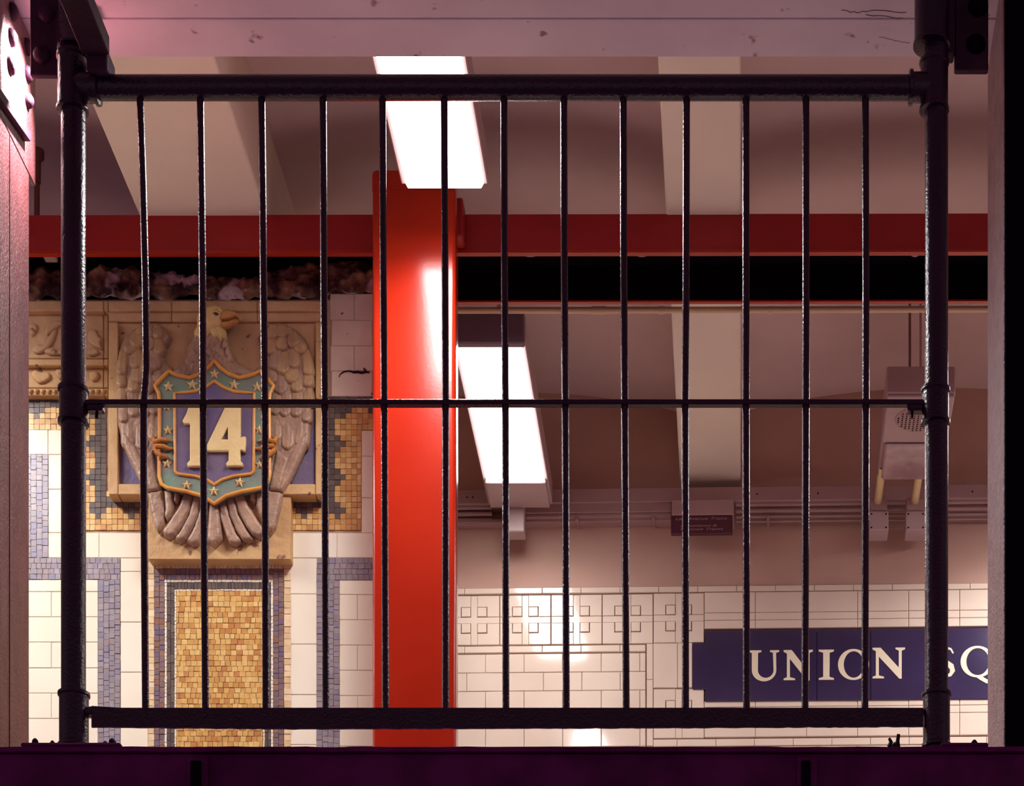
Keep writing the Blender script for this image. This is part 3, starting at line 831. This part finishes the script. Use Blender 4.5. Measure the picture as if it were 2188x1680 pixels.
for sx, sy, rr in ((458, 799, 12), (411, 822, 13), (500, 822, 13), (360, 826, 13), (549, 827, 13), (356, 869, 11), (557, 869, 11), (359, 920, 12), (554, 919, 12), (357, 991, 12), (555, 993, 12), (399, 1037, 12), (512, 1031, 12.5), (457, 1050, 12.5)):
    a0 = random.uniform(-.12, .12)
    mb = MB(); ring = []
    for k in range(10):
        r_ = rr if k % 2 == 0 else rr * .42; an = math.pi / 2 + a0 + k * math.pi / 5
        ring.append(P(sx + r_ * math.cos(an), sy - r_ * math.sin(an), DS - .001))
    c = P(sx, sy, DS - .001); mb.v = [tuple(p) for p in ring] + [(c.x, c.y - .008, c.z)]
    mb.f = [((k + 1) % 10, k, 10) for k in range(10)]
    mb.build('star', M['numeral'], sh)
one = [(433, 866), (433, 984), (439, 990), (439, 994), (401, 994), (401, 990), (407, 984), (407, 906), (404, 903), (393, 903), (391, 899), (399, 884), (405, 866)]
four = [[(484, 866), (512, 866), (512, 937), (516, 936), (519, 934), (523, 934), (523, 963), (516, 960), (511.5, 961), (511.5, 984), (517, 990), (517, 993.5), (484.5, 993.5), (484.5, 990), (489.5, 984), (489.5, 961), (443.5, 961), (443.5, 950)],
        [(488, 907), (488, 940), (467, 940)]]
curve_shape('numeral_one', [px2(one, DS - .014)], M['numeral'], sh, DS, DS - .014, .0018)
curve_shape('numeral_four', [px2(q, DS - .014) for q in four], M['numeral'], sh, DS, DS - .014, .0018)
# talons hooked over the shield edge
for pts in ([(327, 936), (331, 945), (345, 939), (356, 941), (366, 943)], [(329, 946), (336, 954), (350, 954), (361, 959), (372, 959)],
            [(331, 956), (334, 966), (345, 974), (355, 976), (361, 979)]):
    for s_ in (0, 1):
        q = mirror(pts, 458.5)[::-1] if s_ else pts
        ds = [DS + .012, DS - .006, DS - .012, DS - .010, DS - .001]
        MB().tube([P(x, y, d) for (x, y), d in zip(q, ds)], [.006, .0068, .0062, .0052, .0025], 10).build('talon', M['talon'], eg, smooth=True)

# ------------------------------------------------------------------ girders, column, pipe
gd = empty('girder'); tag(gd, 'dark red painted steel girder crossing overhead behind the red column', 'girder')
mb = MB(); s0, s1 = .0065, -.0065
mb.box(-4.6, 3.4, 6.33 + .014, 6.345 + .014, EZ + 3.755, EZ + 3.852, 6.33 - .011, 6.345 - .011)
mb.build('web', M['redgirder'], gd)
MB().box(-4.6, 3.4, 6.328 + .014, 6.345 + .014, EZ + 3.747, EZ + 3.7545, 6.328 - .011, 6.345 - .011).build('bottom_flange', M['red'], gd)
g2 = empty('rear_girder'); tag(g2, 'rear girder painted black as shade and edged red below, right of the red column', 'girder')
MB().box(XX(835, 6.5) + .01, 3.4, 6.56, 6.575, EZ + 3.747, EZ + 3.847, 6.545, 6.56).build('web', M['void'], g2)  # web coloured black as if no light reached between the girders
MB().box(XX(835, 6.5) + .01, 3.4, 6.556, 6.568, EZ + 3.742, EZ + 3.7465, 6.541, 6.553).build('bottom_flange', M['red'], g2)
tag(MB().box(-4.6, 3.4, 6.365, 6.6, EZ + 3.8475, EZ + 3.8495).box(-4.6, XX(835, 6.5), 6.6, 6.79, EZ + 3.8475, EZ + 3.8495).build('ceiling_cavity_shade', M['void']), kind='structure')  # thin black sheet, painted shade for the gap between the girders

col = empty('red_column', (XX(885, 6.2), 6.24, EZ + .9)); col.location = (0, 0, 0)
tag(col, 'glossy orange-red square steel column with rounded corners on the platform', 'column')
def rbox(mb, x0, x1, y0, y1, z0, z1, r, n=6):
    ring = []
    for cx, cy, a0 in ((x1 - r, y1 - r, 0), (x0 + r, y1 - r, 90), (x0 + r, y0 + r, 180), (x1 - r, y0 + r, 270)):
        for i in range(n + 1):
            a = math.radians(a0 + 90 * i / n); ring.append((cx + r * math.cos(a), cy + r * math.sin(a)))
    k = len(ring)
    mb.add([(x, y, z0) for x, y in ring] + [(x, y, z1) for x, y in ring], [tuple(range(k))[::-1], tuple(range(k, 2 * k))] + [(i, (i + 1) % k, k + (i + 1) % k, k + i) for i in range(k)])
    return mb
rbox(MB(), XX(795, 6.2), XX(973, 6.2), 6.2, 6.268, EZ + .9, EZ + 3.835, .011).build('shaft', M['red'], col, smooth=True)
cp = [(795, 500), (795, 374), (797, 366), (804, 363), (960, 363), (970, 366), (973, 374), (973, 500)]
MB().prism([(XX(x, 6.2), max(ZZ(y, 6.2), EZ + 3.8355)) for x, y in cp], 6.25, 6.2005, .002).build('cap_plate', M['red'], col)
MB().bbox(XX(900, 6.33), XX(979, 6.25) + .01, 6.2685, 6.331, EZ + 3.757, EZ + 3.86, .004).build('bracket', M['redgirder'], col)

pp = empty('overhead_pipe'); tag(pp, 'thin cream painted pipe running just behind the rear girder', 'pipe')
zp = EZ + (VY - 664) * 6.68 / F
MB().lathe((XX(835, 6.5) + .03, 6.68, zp), (3.4, 6.66, zp), [(0, .0085), (4.3, .0085)]).build('pipe_run', M['pipe'], pp, smooth=True)
for a, b in ((1265, 1295), (1407, 1420), (1640, 1650)):
    MB().lathe((XX(a, 6.68), 6.678, zp), (XX(b, 6.68), 6.678, zp), [(0, .0105), (XX(b, 6.68) - XX(a, 6.68), .0105)]).build('coupling', M['pipe'], pp, smooth=True)

# ------------------------------------------------------------------ lamps
LH = 3.73
def fixture(x0, x1, d0, d1, label, d2=None, group=None, k=1.0):
    t = empty('fluorescent_fixture', (0, 0, 0)); tag(t, label, 'light fixture', group)
    d2 = d2 or d1
    MB().bbox(x0 - .012, x1 + .012, d0 - .004, d2 + .004, EZ + LH + .012, EZ + LH + .088, .003).build('housing', M['grey'], t)
    mb = MB()   # wrap-around lens: flat below, sides leaning in
    z0, z1 = EZ + LH, EZ + LH + .011
    mb.add([(x0 + .006, d0, z0), (x1 - .006, d0, z0), (x1 - .006, d1, z0), (x0 + .006, d1, z0), (x0, d0, z1), (x1, d0, z1), (x1, d1, z1), (x0, d1, z1)],
           [(0, 3, 2, 1), (4, 5, 6, 7), (0, 1, 5, 4), (1, 2, 6, 5), (2, 3, 7, 6), (3, 0, 4, 7)])
    mb.build('lens', M['lens'], t)
    la = bpy.data.lights.new('fixture_light', 'AREA'); la.shape = 'RECTANGLE'; la.size = x1 - x0; la.size_y = d1 - d0
    la.energy = TUBE_W * k * (d1 - d0); la.color = LAMP_COL; la.spread = math.radians(SPREAD)
    lo = bpy.data.objects.new('fixture_light', la); C.objects.link(lo); lo.parent = t
    lo.location = ((x0 + x1) / 2, (d0 + d1) / 2, EZ + LH - .002)
    return t
f1 = fixture(-.862, -.662, 5.46, 6.02, 'lit fluorescent ceiling light in front of the top of the red column', k=.85)
f2 = fixture(-.822, -.634, 6.76, 7.55, 'lit fluorescent ceiling light right of the red column under the rear bay', 7.72, k=.25)
# solid end of the second fixture towards the viewer and the blank tail towards the wall
MB().bbox(XX(930, 6.74), XX(1121, 6.74), 6.728, 6.755, ZZ(738, 6.74), ZZ(672, 6.74), .004).build('end_cap', M['endcap'], f2)
MB().bbox(-.826, -.630, 7.555, 7.72, EZ + LH - .002, EZ + LH + .0115, .002).build('blank_cover', M['grey'], f2)
MB().bbox(XX(1075, 7.74), XX(1121, 7.74), 7.722, 7.785, ZZ(1141, 7.74), EZ + LH + .05, .003).build('feed_box', M['grey'], f2)
for s_ in (f1, f2):   # hanger straps up to the vault
    d = 5.75 if s_ is f1 else 7.2
    MB().box(-.75, -.72, d, d + .02, EZ + LH + .088, EZ + 4.16).build('hanger', M['grey'], s_)
fixture(-2.45, -2.25, 5.46, 6.2, 'lit fluorescent ceiling light out of frame on the left', k=.95)
fixture(.95, 1.15, 6.8, 7.5, 'unseen lit fluorescent ceiling light added out of frame on the right', k=.65)  # this and the next two are unseen, added to brighten the platform
fixture(1.75, 1.95, 5.46, 6.2, 'unseen lit fluorescent ceiling light added beyond the right steel column')
fixture(-3.7, -3.5, 5.46, 6.2, 'unseen lit fluorescent ceiling light added farthest out of frame on the left', k=.95)

# ------------------------------------------------------------------ raceways on the back wall
rc = empty('cable_raceway', (0, DW, EZ)); rc.rotation_euler = (0, 0, ang)
tag(rc, 'mauve painted cable raceway and conduits along the top of the cream wall', 'raceway')
def wbox(name, x0, x1, y0, y1, f, b=-.0005, mat='grey2', par=rc, ref=None, c=.002):
    a, zb = UZ(x0, y1, f, ref); u, zt_ = UZ(x1, y0, f, ref)
    return MB().bbox(min(a, u), max(a, u), -f, -b if b > 0 else .002, zb, zt_, c).build(name, M[mat], par)
R0 = 1500
wbox('top_channel', 800, 2330, 1041, 1071.5, .07, ref=R0, mat='grey2')
for x0, x1 in ((800, 1052), (1574, 1858), (1897, 1944), (1986, 2330)):
    for i, (y0, y1) in enumerate(((1075, 1084), (1086.5, 1095), (1097.5, 1104), (1106, 1111))):
        a, z = UZ(x0, (y0 + y1) / 2, .05, R0); b, _ = UZ(x1, (y0 + y1) / 2, .05, R0)
        r_ = (y1 - y0) / 2 * DW / F
        MB().lathe((a, -.05 + i * .008, z), (b, -.05 + i * .008, z), [(0, r_), (b - a, r_)], 12).build('conduit', M['grey2'], rc, smooth=True)
wbox('cover_plate', 1125, 1436, 1073, 1093, .06, ref=R0); wbox('lower_strip', 1125, 1436, 1094.5, 1102, .055, ref=R0); wbox('base_strip', 800, 1436, 1104, 1112.5, .04, ref=R0)
for x_ in (1231, 1395, 1640): wbox('clip', x_, x_ + 6, 1102, 1109, .062, ref=R0)
for x_ in (1000, 1012, 1340, 1620, 1750, 2080):
    a, z = UZ(x_, 1057, .071, R0)
    MB().lathe((a, -.069, z), (a, -.075, z), [(0, .003), (.004, .002)], 8).build('screw', M['bolt'], rc)
# small sign hung from its box
sg = empty('platform_sign', (0, DW, EZ)); sg.rotation_euler = (0, 0, ang)
tag(sg, 'small maroon hanging sign with pale italic lettering under the raceway', 'sign')
wbox('mounting_box', 1438, 1571, 1068, 1100, .105, mat='grey2', par=sg, ref=1500)
bd = wbox('sign_board', 1436.5, 1568, 1101, 1141, .10, .085, 'sign', sg, 1500)
def text(s_, x, y, h_px, wpx, par, mat, off, ref):
    cu = bpy.data.curves.new('t', 'FONT'); cu.body = s_; cu.size = 1; cu.shear = .35; cu.extrude = .02
    t = bpy.data.objects.new('t', cu); C.objects.link(t)
    dg = bpy.context.evaluated_depsgraph_get(); me = bpy.data.meshes.new_from_object(t.evaluated_get(dg))
    bpy.data.objects.remove(t); bpy.data.curves.remove(cu)
    xs = [v.co.x for v in me.vertices]; ys_ = [v.co.y for v in me.vertices]
    a, z = UZ(x, y, off, ref); sx = wpx * DW / F / (max(xs) - min(xs)); sy = h_px * DW / F / .72
    for v in me.vertices: v.co = Vector((a + (v.co.x - min(xs)) * sx, -off - v.co.z * .02, z + v.co.y * sy))
    me.materials.clear(); me.name = 'lettering'
    return link('lettering', me, mat, par)
text('Lex Avenue Trains', 1446, 1111, 6, 110, bd, M['signtext'], .1005, 1500)
text('Downtown &', 1457, 1125.5, 5, 77, bd, M['signtext'], .1005, 1500)
text('Uptown Trains', 1457, 1133, 5, 90, bd, M['signtext'], .1005, 1500)

# hanging emergency unit
em = empty('emergency_light'); tag(em, 'grey hanging unlit light unit with round speaker grille and two cream tubes', 'light fixture')
xa, xb, da, db = .438, .644, 7.02, 7.52
MB().bbox(xa, xb, da, db, EZ + LH + .004, EZ + LH + .086, .004).build('housing', M['grey2'], em)
MB().bbox(xa + .003, xb - .003, da + .004, da + .27, EZ + LH - .006, EZ + LH + .0035, .002).build('speaker_plate', M['grey'], em)
mb = MB(); cx, cy = (xa + xb) / 2 - .0, da + .13
mb.lathe((cx, cy, EZ + LH - .006), (cx, cy, EZ + LH - .010), [(0, .072), (.003, .070), (.0035, .0)], 32, caps=False)
gr = mb.build('speaker_grille', M['grey2'], em, smooth=True)
k = 0
for i in range(-5, 6):
    for j in range(-5, 6):
        if i * i + j * j < 27:
            MB().lathe((cx + i * .012, cy + j * .012, EZ + LH - .0095), (cx + i * .012, cy + j * .012, EZ + LH - .0105), [(0, .003), (.0008, .003)], 6).build('grille_hole', M['bolt'], gr)
MB().bbox(xa + .012, xb - .012, da + .28, db - .004, EZ + LH - .012, EZ + LH + .0035, .006).build('clear_cover', M['cover'], em)
for xc in (.4235 + .046 - .018, .573):
    tb = MB().lathe((xc, 7.47, EZ + LH + .012), (xc, 7.73, EZ + LH + .012), [(0, .0125), (.25, .0125), (.257, .009), (.26, .0)], 16, caps=False).build('tube', M['tube'], em, smooth=True)
    MB().bbox(xc - .028, xc + .030, 7.70, 7.755, ZZ(1092, 7.70), ZZ(1064, 7.70), .004).build('tube_holder', M['grey2'], em)
    br = MB().bbox(xc - .030, xc + .034, 7.695, 7.775, ZZ(1134, 7.70), ZZ(1094, 7.70), .002).build('wall_bracket', M['grey'], em)
    for sx in (-.022, .026):
        for yy in (1100, 1129):
            MB().lathe((xc + sx, 7.695, ZZ(yy, 7.7)), (xc + sx, 7.691, ZZ(yy, 7.7)), [(0, .003), (.003, .002)], 8).build('screw', M['bolt'], br)
MB().lathe((XX(1944, 7.1), 7.1, EZ + LH + .086), (XX(1944, 7.1), 7.1, EZ + 4.17), [(0, .004), (.36, .004)], 10).build('hanger_rod', M['brown'], em)
MB().lathe((XX(1967, 7.3), 7.3, EZ + LH + .086), (XX(1967, 7.3), 7.3, EZ + 4.17), [(0, .004), (.36, .004)], 10).build('hanger_rod', M['grey2'], em)

# small ceiling hardware
cd = tag(MB().lathe(P(79, 345, 6.5) + Vector((0, 0, .03)), P(79, 500, 6.5), [(0, .020), (.02, .020), (.03, .011), (.09, .0105), (.092, .0075), (.24, .0075)], 12).build('conduit_drop', M['brown'], smooth=True, angle=50),
         'thin brown conduit drop with flared top at the left above the girder', 'conduit')
for i, pts in enumerate(([(1798, 22), (1830, 27), (1870, 22), (1950, 29)], [(1850, 33), (1900, 37), (1936, 41)], [(1878, 79), (1900, 84), (1925, 90), (1948, 92)])):
    q = []
    for (xa_, ya_), (xb_, yb_) in zip(pts, pts[1:]):
        for t in range(6):
            x_, y_ = xa_ + (xb_ - xa_) * t / 6, ya_ + (yb_ - ya_) * t / 6 + random.uniform(-1.6, 1.6)
            D = 3.6815 * F / (VY - y_); q.append((XX(x_, D), D, EZ + 3.6818))
    MB().tube(q, .0006, 5).build('crack', M['crackline'], bpy.data.objects['ceiling_near_beam'])
fl = empty('fill_lamp'); tag(fl, 'small added lamp hidden behind the strap, whitening the top of the left steel column', 'lamp')  # unseen lamp added to whiten the upper part of the left column
fp, ft = Vector((-1.475, 5.30, EZ + 3.669)), Vector((-1.634, 5.27, EZ + 3.49))
MB().bbox(fp.x - .022, fp.x + .022, 5.278, 5.322, EZ + 3.672, EZ + 3.6815, .002).build('housing', M['grey'], fl)
dq = (ft - fp).to_track_quat('-Z', 'Y').to_matrix().to_4x4(); dq.translation = fp
la = bpy.data.lights.new('fill_lamp_light', 'AREA'); la.shape = 'RECTANGLE'; la.size = .04; la.size_y = .04; la.energy = 13; la.color = (1, .93, .95); la.spread = math.radians(62)
lo = bpy.data.objects.new('fill_lamp_light', la); C.objects.link(lo); lo.parent = fl; lo.matrix_local = dq
jb = empty('junction_box'); tag(jb, 'small grey junction box under the girder beside the left post', 'box')
MB().bbox(XX(93, 6.4), XX(120, 6.4), 6.36, 6.42, ZZ(553, 6.4), ZZ(536, 6.4), .003).build('box_body', M['grey'], jb)
for a, b, lab in ((1092, 1172, 'right of the red column'), (1340, 1402, 'above the small maroon sign'), (1936, 1976, 'beside the right fence post')):
    ga = empty('globe_lamp'); tag(ga, 'pale unlit globe edge showing below the girder ' + lab, 'lamp', )
    c = P((a + b) / 2, 512, 6.42); r_ = (b - a) / 2 * 6.42 / F
    mb = MB(); pr = [(.001, 0)] + [(r_ * math.sin(t), .045 * math.cos(t)) for t in [math.pi / 2 * i / 6 for i in range(1, 7)]]
    n = 20; base = c.z
    for (r2_, z2) in [(r_ * math.sin(math.pi / 2 * i / 6) + .0005, -.040 * math.cos(math.pi / 2 * i / 6)) for i in range(7)]:
        for i in range(n):
            an = 2 * math.pi * i / n; mb.v.append((c.x + r2_ * math.cos(an), c.y + .045 * r2_ / r_ * math.sin(an), base + z2))
    for k in range(6):
        for i in range(n):
            j = (i + 1) % n; mb.f.append((k * n + i, k * n + j, (k + 1) * n + j, (k + 1) * n + i))
    mb.f.append(tuple(range(6 * n, 7 * n)))
    mb.build('globe', M['grey'], ga, smooth=True, angle=60)
    MB().box(c.x - .01, c.x + .01, 6.41, 6.43, c.z, EZ + 3.848).build('stem', M['bolt'], ga)

# ------------------------------------------------------------------ near steelwork
DF = 5.15
# parapet girder carrying the fence
pg = empty('parapet_girder'); tag(pg, 'dark maroon steel parapet girder along the bottom carrying the fence', 'girder')
zt_ = EZ + (VY - 1596) * 5.08 / F
mb = MB(); n = 120
x0, x1 = -2.4, 1.4
MB().bbox(x0, x1, 5.085, 5.25, EZ + .91, zt_ - .0125, .003).build('web_plate', M['parapet'], pg)
for i in range(n + 1):   # top flange with a worn uneven edge
    x_ = x0 + (x1 - x0) * i / n
    e = .0016 * noise.noise(Vector((x_ * 14, 0, 0))) + .0008 * noise.noise(Vector((x_ * 60, 2, 0)))
    z_ = zt_ + e
    mb.v += [(x_, 5.075, z_ - .012), (x_, 5.075, z_ - .002), (x_, 5.08, z_), (x_, 5.50, z_), (x_, 5.50, z_ - .012)]
for i in range(n):
    for k in range(5):
        a, b = i * 5 + k, i * 5 + (k + 1) % 5; mb.f.append((a, b, b + 5, a + 5))
mb.f += [(0, 1, 2, 3, 4)[::-1], tuple(5 * n + k for k in range(5))]
mb.build('top_flange', M['parapet'], pg)
for a, b in ((398, 442), (1704, 1746)):
    MB().bbox(XX(a, 5.06), XX(b, 5.06), 5.07, 5.088, EZ + .85, zt_ - .025, .003).build('stiffener', M['parapet'], pg)
    MB().bbox(XX(a + 8, 5.06), XX(b - 14, 5.06), 5.062, 5.07, EZ + .85, zt_ - .035, .002).build('stiffener_rib', M['void'], pg)
MB().bbox(XX(44, 5.08), XX(258, 5.08), 5.079, 5.24, zt_ + .0005, zt_ + .0095, .003).build('base_plate', M['parapet'], pg)
MB().bbox(XX(2010, 5.08), XX(2112, 5.08), 5.079, 5.24, zt_ + .0005, zt_ + .0095, .003).build('base_plate', M['parapet'], pg)
for px_, py_, r_ in ((75, 1583, 7), (240, 1584, 8), (112, 1586, 5), (1913, 1592, 8), (2082, 1586, 7), (225, 1588, 6)):
    c = P(px_, py_ + r_ * .6, 5.1); rr = r_ * 5.1 / F
    MB().lathe((c.x, c.y, zt_ - .001), (c.x, c.y, zt_ + .03), [(0, rr * 1.15), (max(.002, c.z - zt_) + rr * .6, rr), (max(.002, c.z - zt_) + rr * 1.3, rr * .5), (max(.002, c.z - zt_) + rr * 1.5, .0005)], 8).build('bolt', M['bolt'], pg)
MB().tube([P(1919, 1597, 5.09), P(1918, 1584, 5.09), P(1920, 1570, 5.09)], [.005, .0042, .0038], 8).build('bent_stud', M['bolt'], pg)
MB().tube([P(1900, 1596, 5.09), P(1904, 1586, 5.09), P(1900, 1578, 5.09)], [.005, .0045, .003], 8).build('bent_stud', M['bolt'], pg)

# left steel column with riveted gusset
lc = empty('steel_column'); tag(lc, 'worn red-brown steel column with rivets at the left edge of the opening', 'column')
XC = -1.634
MB().bbox(-2.1, XC, 5.16, 5.372, zt_ + .001, EZ + 3.36, .002).build('shaft', M['redcol'], lc)
MB().box(XC - .001, XC + .0012, 5.227, 5.2285, zt_ + .01, EZ + 3.36).build('seam', M['bolt'], lc)
MB().bbox(-2.1, XC + .001, 5.14, 5.418, EZ + 3.36, EZ + 3.68, .002).build('gusset', M['redcol'], lc)
a, b = Vector((XC + .001, 5.11, EZ + 3.366)), Vector((XC + .001, 5.335, EZ + 3.412))
mb = MB()
mb.add([a + Vector((0, 0, 0)), b + Vector((0, 0, 0)), b + Vector((0, 0, .020)), a + Vector((0, 0, .020)),
        a + Vector((.014, 0, 0)), b + Vector((.014, 0, 0)), b + Vector((.014, 0, .020)), a + Vector((.014, 0, .020))],
       [(0, 1, 2, 3), (4, 7, 6, 5), (0, 4, 5, 1), (1, 5, 6, 2), (2, 6, 7, 3), (3, 7, 4, 0)])
mb.build('diagonal_angle', M['steel'], lc)
for px_, py_, r_ in ((57, 215, 16), (57, 158, 17), (20, 140, 19), (22, 80, 18), (56, 100, 17), (24, 25, 18)):
    D = -XC * F / (VX - px_); c = Vector((XC, D, ZZ(py_, D))); rr = r_ * D / F
    MB().lathe(c, c + Vector((.03, 0, 0)), [(0, rr), (.006, rr * .96), (.012, rr * .7), (.016, rr * .3), (.0165, 0.0003)], 16).build('rivet', M['steel'], lc, smooth=True)
# plates over the left post
gp = empty('corner_bracket'); tag(gp, 'dark riveted steel bracket above the left fence post', 'bracket')
MB().bbox(XX(64, 5.2), XX(150, 5.2), 5.2, 5.215, ZZ(160, 5.2), EZ + 3.68, .002).build('bracket_plate', M['steel'], gp)
for px_, py_, r_ in ((90, 118, 19), (100, 30, 18)):
    c = P(px_, py_, 5.2); rr = r_ * 5.2 / F
    MB().lathe(c, c + Vector((0, -.03, 0)), [(0, rr), (.006, rr * .96), (.012, rr * .7), (.016, .0003)], 16).build('rivet', M['steel'], gp, smooth=True)
MB().bbox(XX(176, 5.1), XX(234, 5.1), 4.7, 5.1, ZZ(118, 5.1), ZZ(118, 5.1) + .04, .002).build('strap', M['steel'], gp)
MB().bbox(XX(184, 5.1), XX(228, 5.1), 5.1005, 5.17, ZZ(148, 5.1), ZZ(119, 5.1) + .02, .003).build('clamp_block', M['steel'], gp)
# right column and its bracket
rc2 = empty('steel_column'); tag(rc2, 'dark steel column with mauve speckled inner face at the right edge', 'column')
XR = XX(2145, 5.15)
MB().bbox(XR, XR + .5, 5.15, 5.49, zt_ + .001, EZ + 3.68, .003).build('shaft', M['mauve'], rc2)
MB().bbox(XR + .001, XR + .5, 5.135, 5.149, zt_ + .001, EZ + 3.68, .002).build('front_flange', M['void'], rc2)
rb = empty('corner_bracket'); tag(rb, 'dark riveted steel bracket above right of the right fence post', 'bracket')
MB().bbox(XX(2040, 5.18), XX(2112, 5.18), 5.18, 5.2, ZZ(148, 5.18), EZ + 3.68, .003).build('bracket_plate', M['steel'], rb)
MB().bbox(XX(2022, 5.17), XX(2039, 5.17), 5.16, 5.2, ZZ(118, 5.17), EZ + 3.68, .003).build('bracket_rib', M['steel'], rb)
for px_, py_, r_ in ((2085, 95, 21), (2090, 15, 22)):
    c = P(px_, py_, 5.18); rr = r_ * 5.18 / F
    MB().lathe(c, c + Vector((0, -.03, 0)), [(0, rr), (.006, rr * .96), (.013, rr * .7), (.018, .0003)], 16).build('rivet', M['void'], rb, smooth=True)

# ------------------------------------------------------------------ the fence
fn = empty('steel_fence', (0, 0, 0)); tag(fn, 'black painted steel bar fence across the whole view', 'fence')
k = DF / F
def vpost(cx, rw, name='post'):
    x_ = XX(cx, DF); r_ = rw * k
    mb = MB().lathe((x_, DF, zt_ + .001), (x_, DF, EZ + 3.66), [(0, r_), (EZ + 3.66 - zt_ - .001, r_)], 32)
    return mb.build('post', M['black'], fn, smooth=True)
lp = vpost(157, 26); rp = vpost(2001, 25)
def vfit(name, cx, y0, y1, rw, par, lip=3):
    a = P(cx, y1, DF); L = (y1 - y0) * k; r_ = rw * k; l_ = 8 * k
    MB().lathe(a, a + Vector((0, 0, L)), [(0, r_ - .004), (.002, r_ + lip * k), (l_, r_ + lip * k), (l_ + .003, r_), (L - l_ - .003, r_), (L - l_, r_ + lip * k), (L - .002, r_ + lip * k), (L, r_ - .004)], 32).build(name, M['black'], par, smooth=True, angle=40)
def hfit(name, xa_, xb_, cy, rw, par, lipr=5):
    a, b = P(xa_, cy, DF), P(xb_, cy, DF); L = (b - a).length; r_ = rw * k
    MB().lathe(a, b, [(0, r_), (L - 10 * k, r_), (L - 9 * k, r_ + lipr * k), (L - .002, r_ + lipr * k), (L, r_)], 28).build(name, M['black'], par, smooth=True, angle=40)
vfit('tee_fitting', 155, 118, 240, 31, lp); hfit('tee_collar', 160, 213, 188, 29, lp)
vfit('tee_fitting', 1996, 130, 240, 29, rp); hfit('tee_collar', 1990, 1941, 187, 29, rp)
vfit('cross_fitting', 157, 829, 908, 30, lp); vfit('cross_fitting', 1999, 829, 908, 28, rp)
vfit('base_fitting', 158, 1480, 1600, 31, lp); vfit('base_fitting', 2001, 1480, 1600, 29, rp)
# wrapped rust flange above the right tee
vfit('top_sleeve', 1991, -60, 102, 37, rp, 3)
vfit('top_sleeve', 158, -60, 110, 33, lp, 2)
# rails
a, b = P(200, 187.5, DF), P(1950, 187.5, DF)
tr = MB().lathe(a, b, [(0, 24.5 * k), ((b - a).length, 24.5 * k)], 32).build('top_rail', M['black'], fn, smooth=True)
a, b = P(170, 862, DF), P(1990, 862, DF)
mr = MB().bbox(a.x, b.x, DF - .009, DF + .009, ZZ(868, DF), ZZ(857, DF), .0015).build('middle_rail', M['black'], fn)
for s_, (xa_, xb_) in ((lp, (186, 222)), (rp, (1938, 1972))):
    MB().bbox(XX(xa_, DF), XX(xb_, DF), DF - .012, DF + .012, ZZ(882, DF), ZZ(868.5, DF), .003).build('rail_bracket', M['black'], s_)
    cx_ = 207 if s_ is lp else 1949
    MB().lathe(P(cx_, 882, DF), P(cx_, 894, DF), [(0, .0035), (.012, .0032)], 10).build('set_bolt', M['bolt'], s_)
mb = MB(); n = 160   # bottom angle: upright leg with a ragged lower edge and a lip above
xa_, xb_ = XX(199, DF), XX(1972, DF)
for i in range(n + 1):
    x_ = xa_ + (xb_ - xa_) * i / n; e = .0015 * noise.noise(Vector((x_ * 30, 5, 0))) + .001 * noise.noise(Vector((x_ * 90, 5, 0)))
    px_ = 199 + (1972 - 199) * i / n
    yt, yb_ = (np.interp(px_, [199, 260, 1972], [1514, 1518, 1518]), np.interp(px_, [199, 600, 1300, 1972], [1559, 1563, 1561, 1558]))
    zt2, zb2 = ZZ(yt, DF), ZZ(yb_, DF) + e
    mb.v += [(x_, DF - .014, zb2), (x_, DF - .014, zt2), (x_, DF + .012, zt2), (x_, DF + .012, zt2 - .005), (x_, DF - .009, zt2 - .005), (x_, DF - .009, zb2)]
for i in range(n):
    for q in range(6):
        a_, b_ = i * 6 + q, i * 6 + (q + 1) % 6; mb.f.append((a_, b_, b_ + 6, a_ + 6))
mb.f += [tuple(range(6))[::-1], tuple(6 * n + q for q in range(6))]
br_ = mb.build('bottom_rail', M['black'], fn)
MB().bbox(XX(184, DF), XX(200, DF), DF - .013, DF + .011, ZZ(1531, DF), ZZ(1514, DF), .002).build('rail_tab', M['black'], br_)
bars = [[(299, 200), (306, 400), (311, 600), (313, 790), (307, 868), (307, 1000), (311, 1520)], [(428, 200), (433, 600), (434, 862), (439, 1520)],
        [(559, 200), (563, 600), (566, 862), (568, 1520)], [(690, 200), (692, 600), (694, 862), (696, 1520)], [(817, 200), (819, 600), (821, 862), (824, 1520)],
        [(949, 200), (951, 600), (952, 862), (952, 1520)], [(1077, 200), (1078, 600), (1080, 862), (1081, 1520)], [(1205, 200), (1206, 600), (1208, 862), (1210, 1520)],
        [(1332, 200), (1333, 600), (1335, 862), (1338, 1520)], [(1467, 200), (1466, 600), (1464, 862), (1465, 1520)], [(1594, 200), (1594, 600), (1594, 862), (1595, 1520)],
        [(1722, 200), (1722, 600), (1722, 862), (1720, 1520)], [(1849, 200), (1850, 600), (1850, 862), (1848, 1520)]]
for bp in bars:
    pts = []
    for (xa2, ya2), (xb2, yb2) in zip(bp, bp[1:]):
        m_ = 8 if len(bp) < 5 else 4
        for i in range(m_): pts.append((xa2 + (xb2 - xa2) * i / m_, ya2 + (yb2 - ya2) * i / m_))
    pts.append(bp[-1])
    MB().tube([P(x_, y_, DF + .002) for x_, y_ in pts], 7.6 * k, 14).build('bar', M['black'], fn, smooth=True)
    MB().lathe(P(bp[-1][0], 1529, DF - .010), P(bp[-1][0], 1529, DF - .010) + Vector((0, -.01, 0)), [(0, .006), (.0055, .005), (.007, .0003)], 10).build('rivet', M['black'], fn, smooth=True)
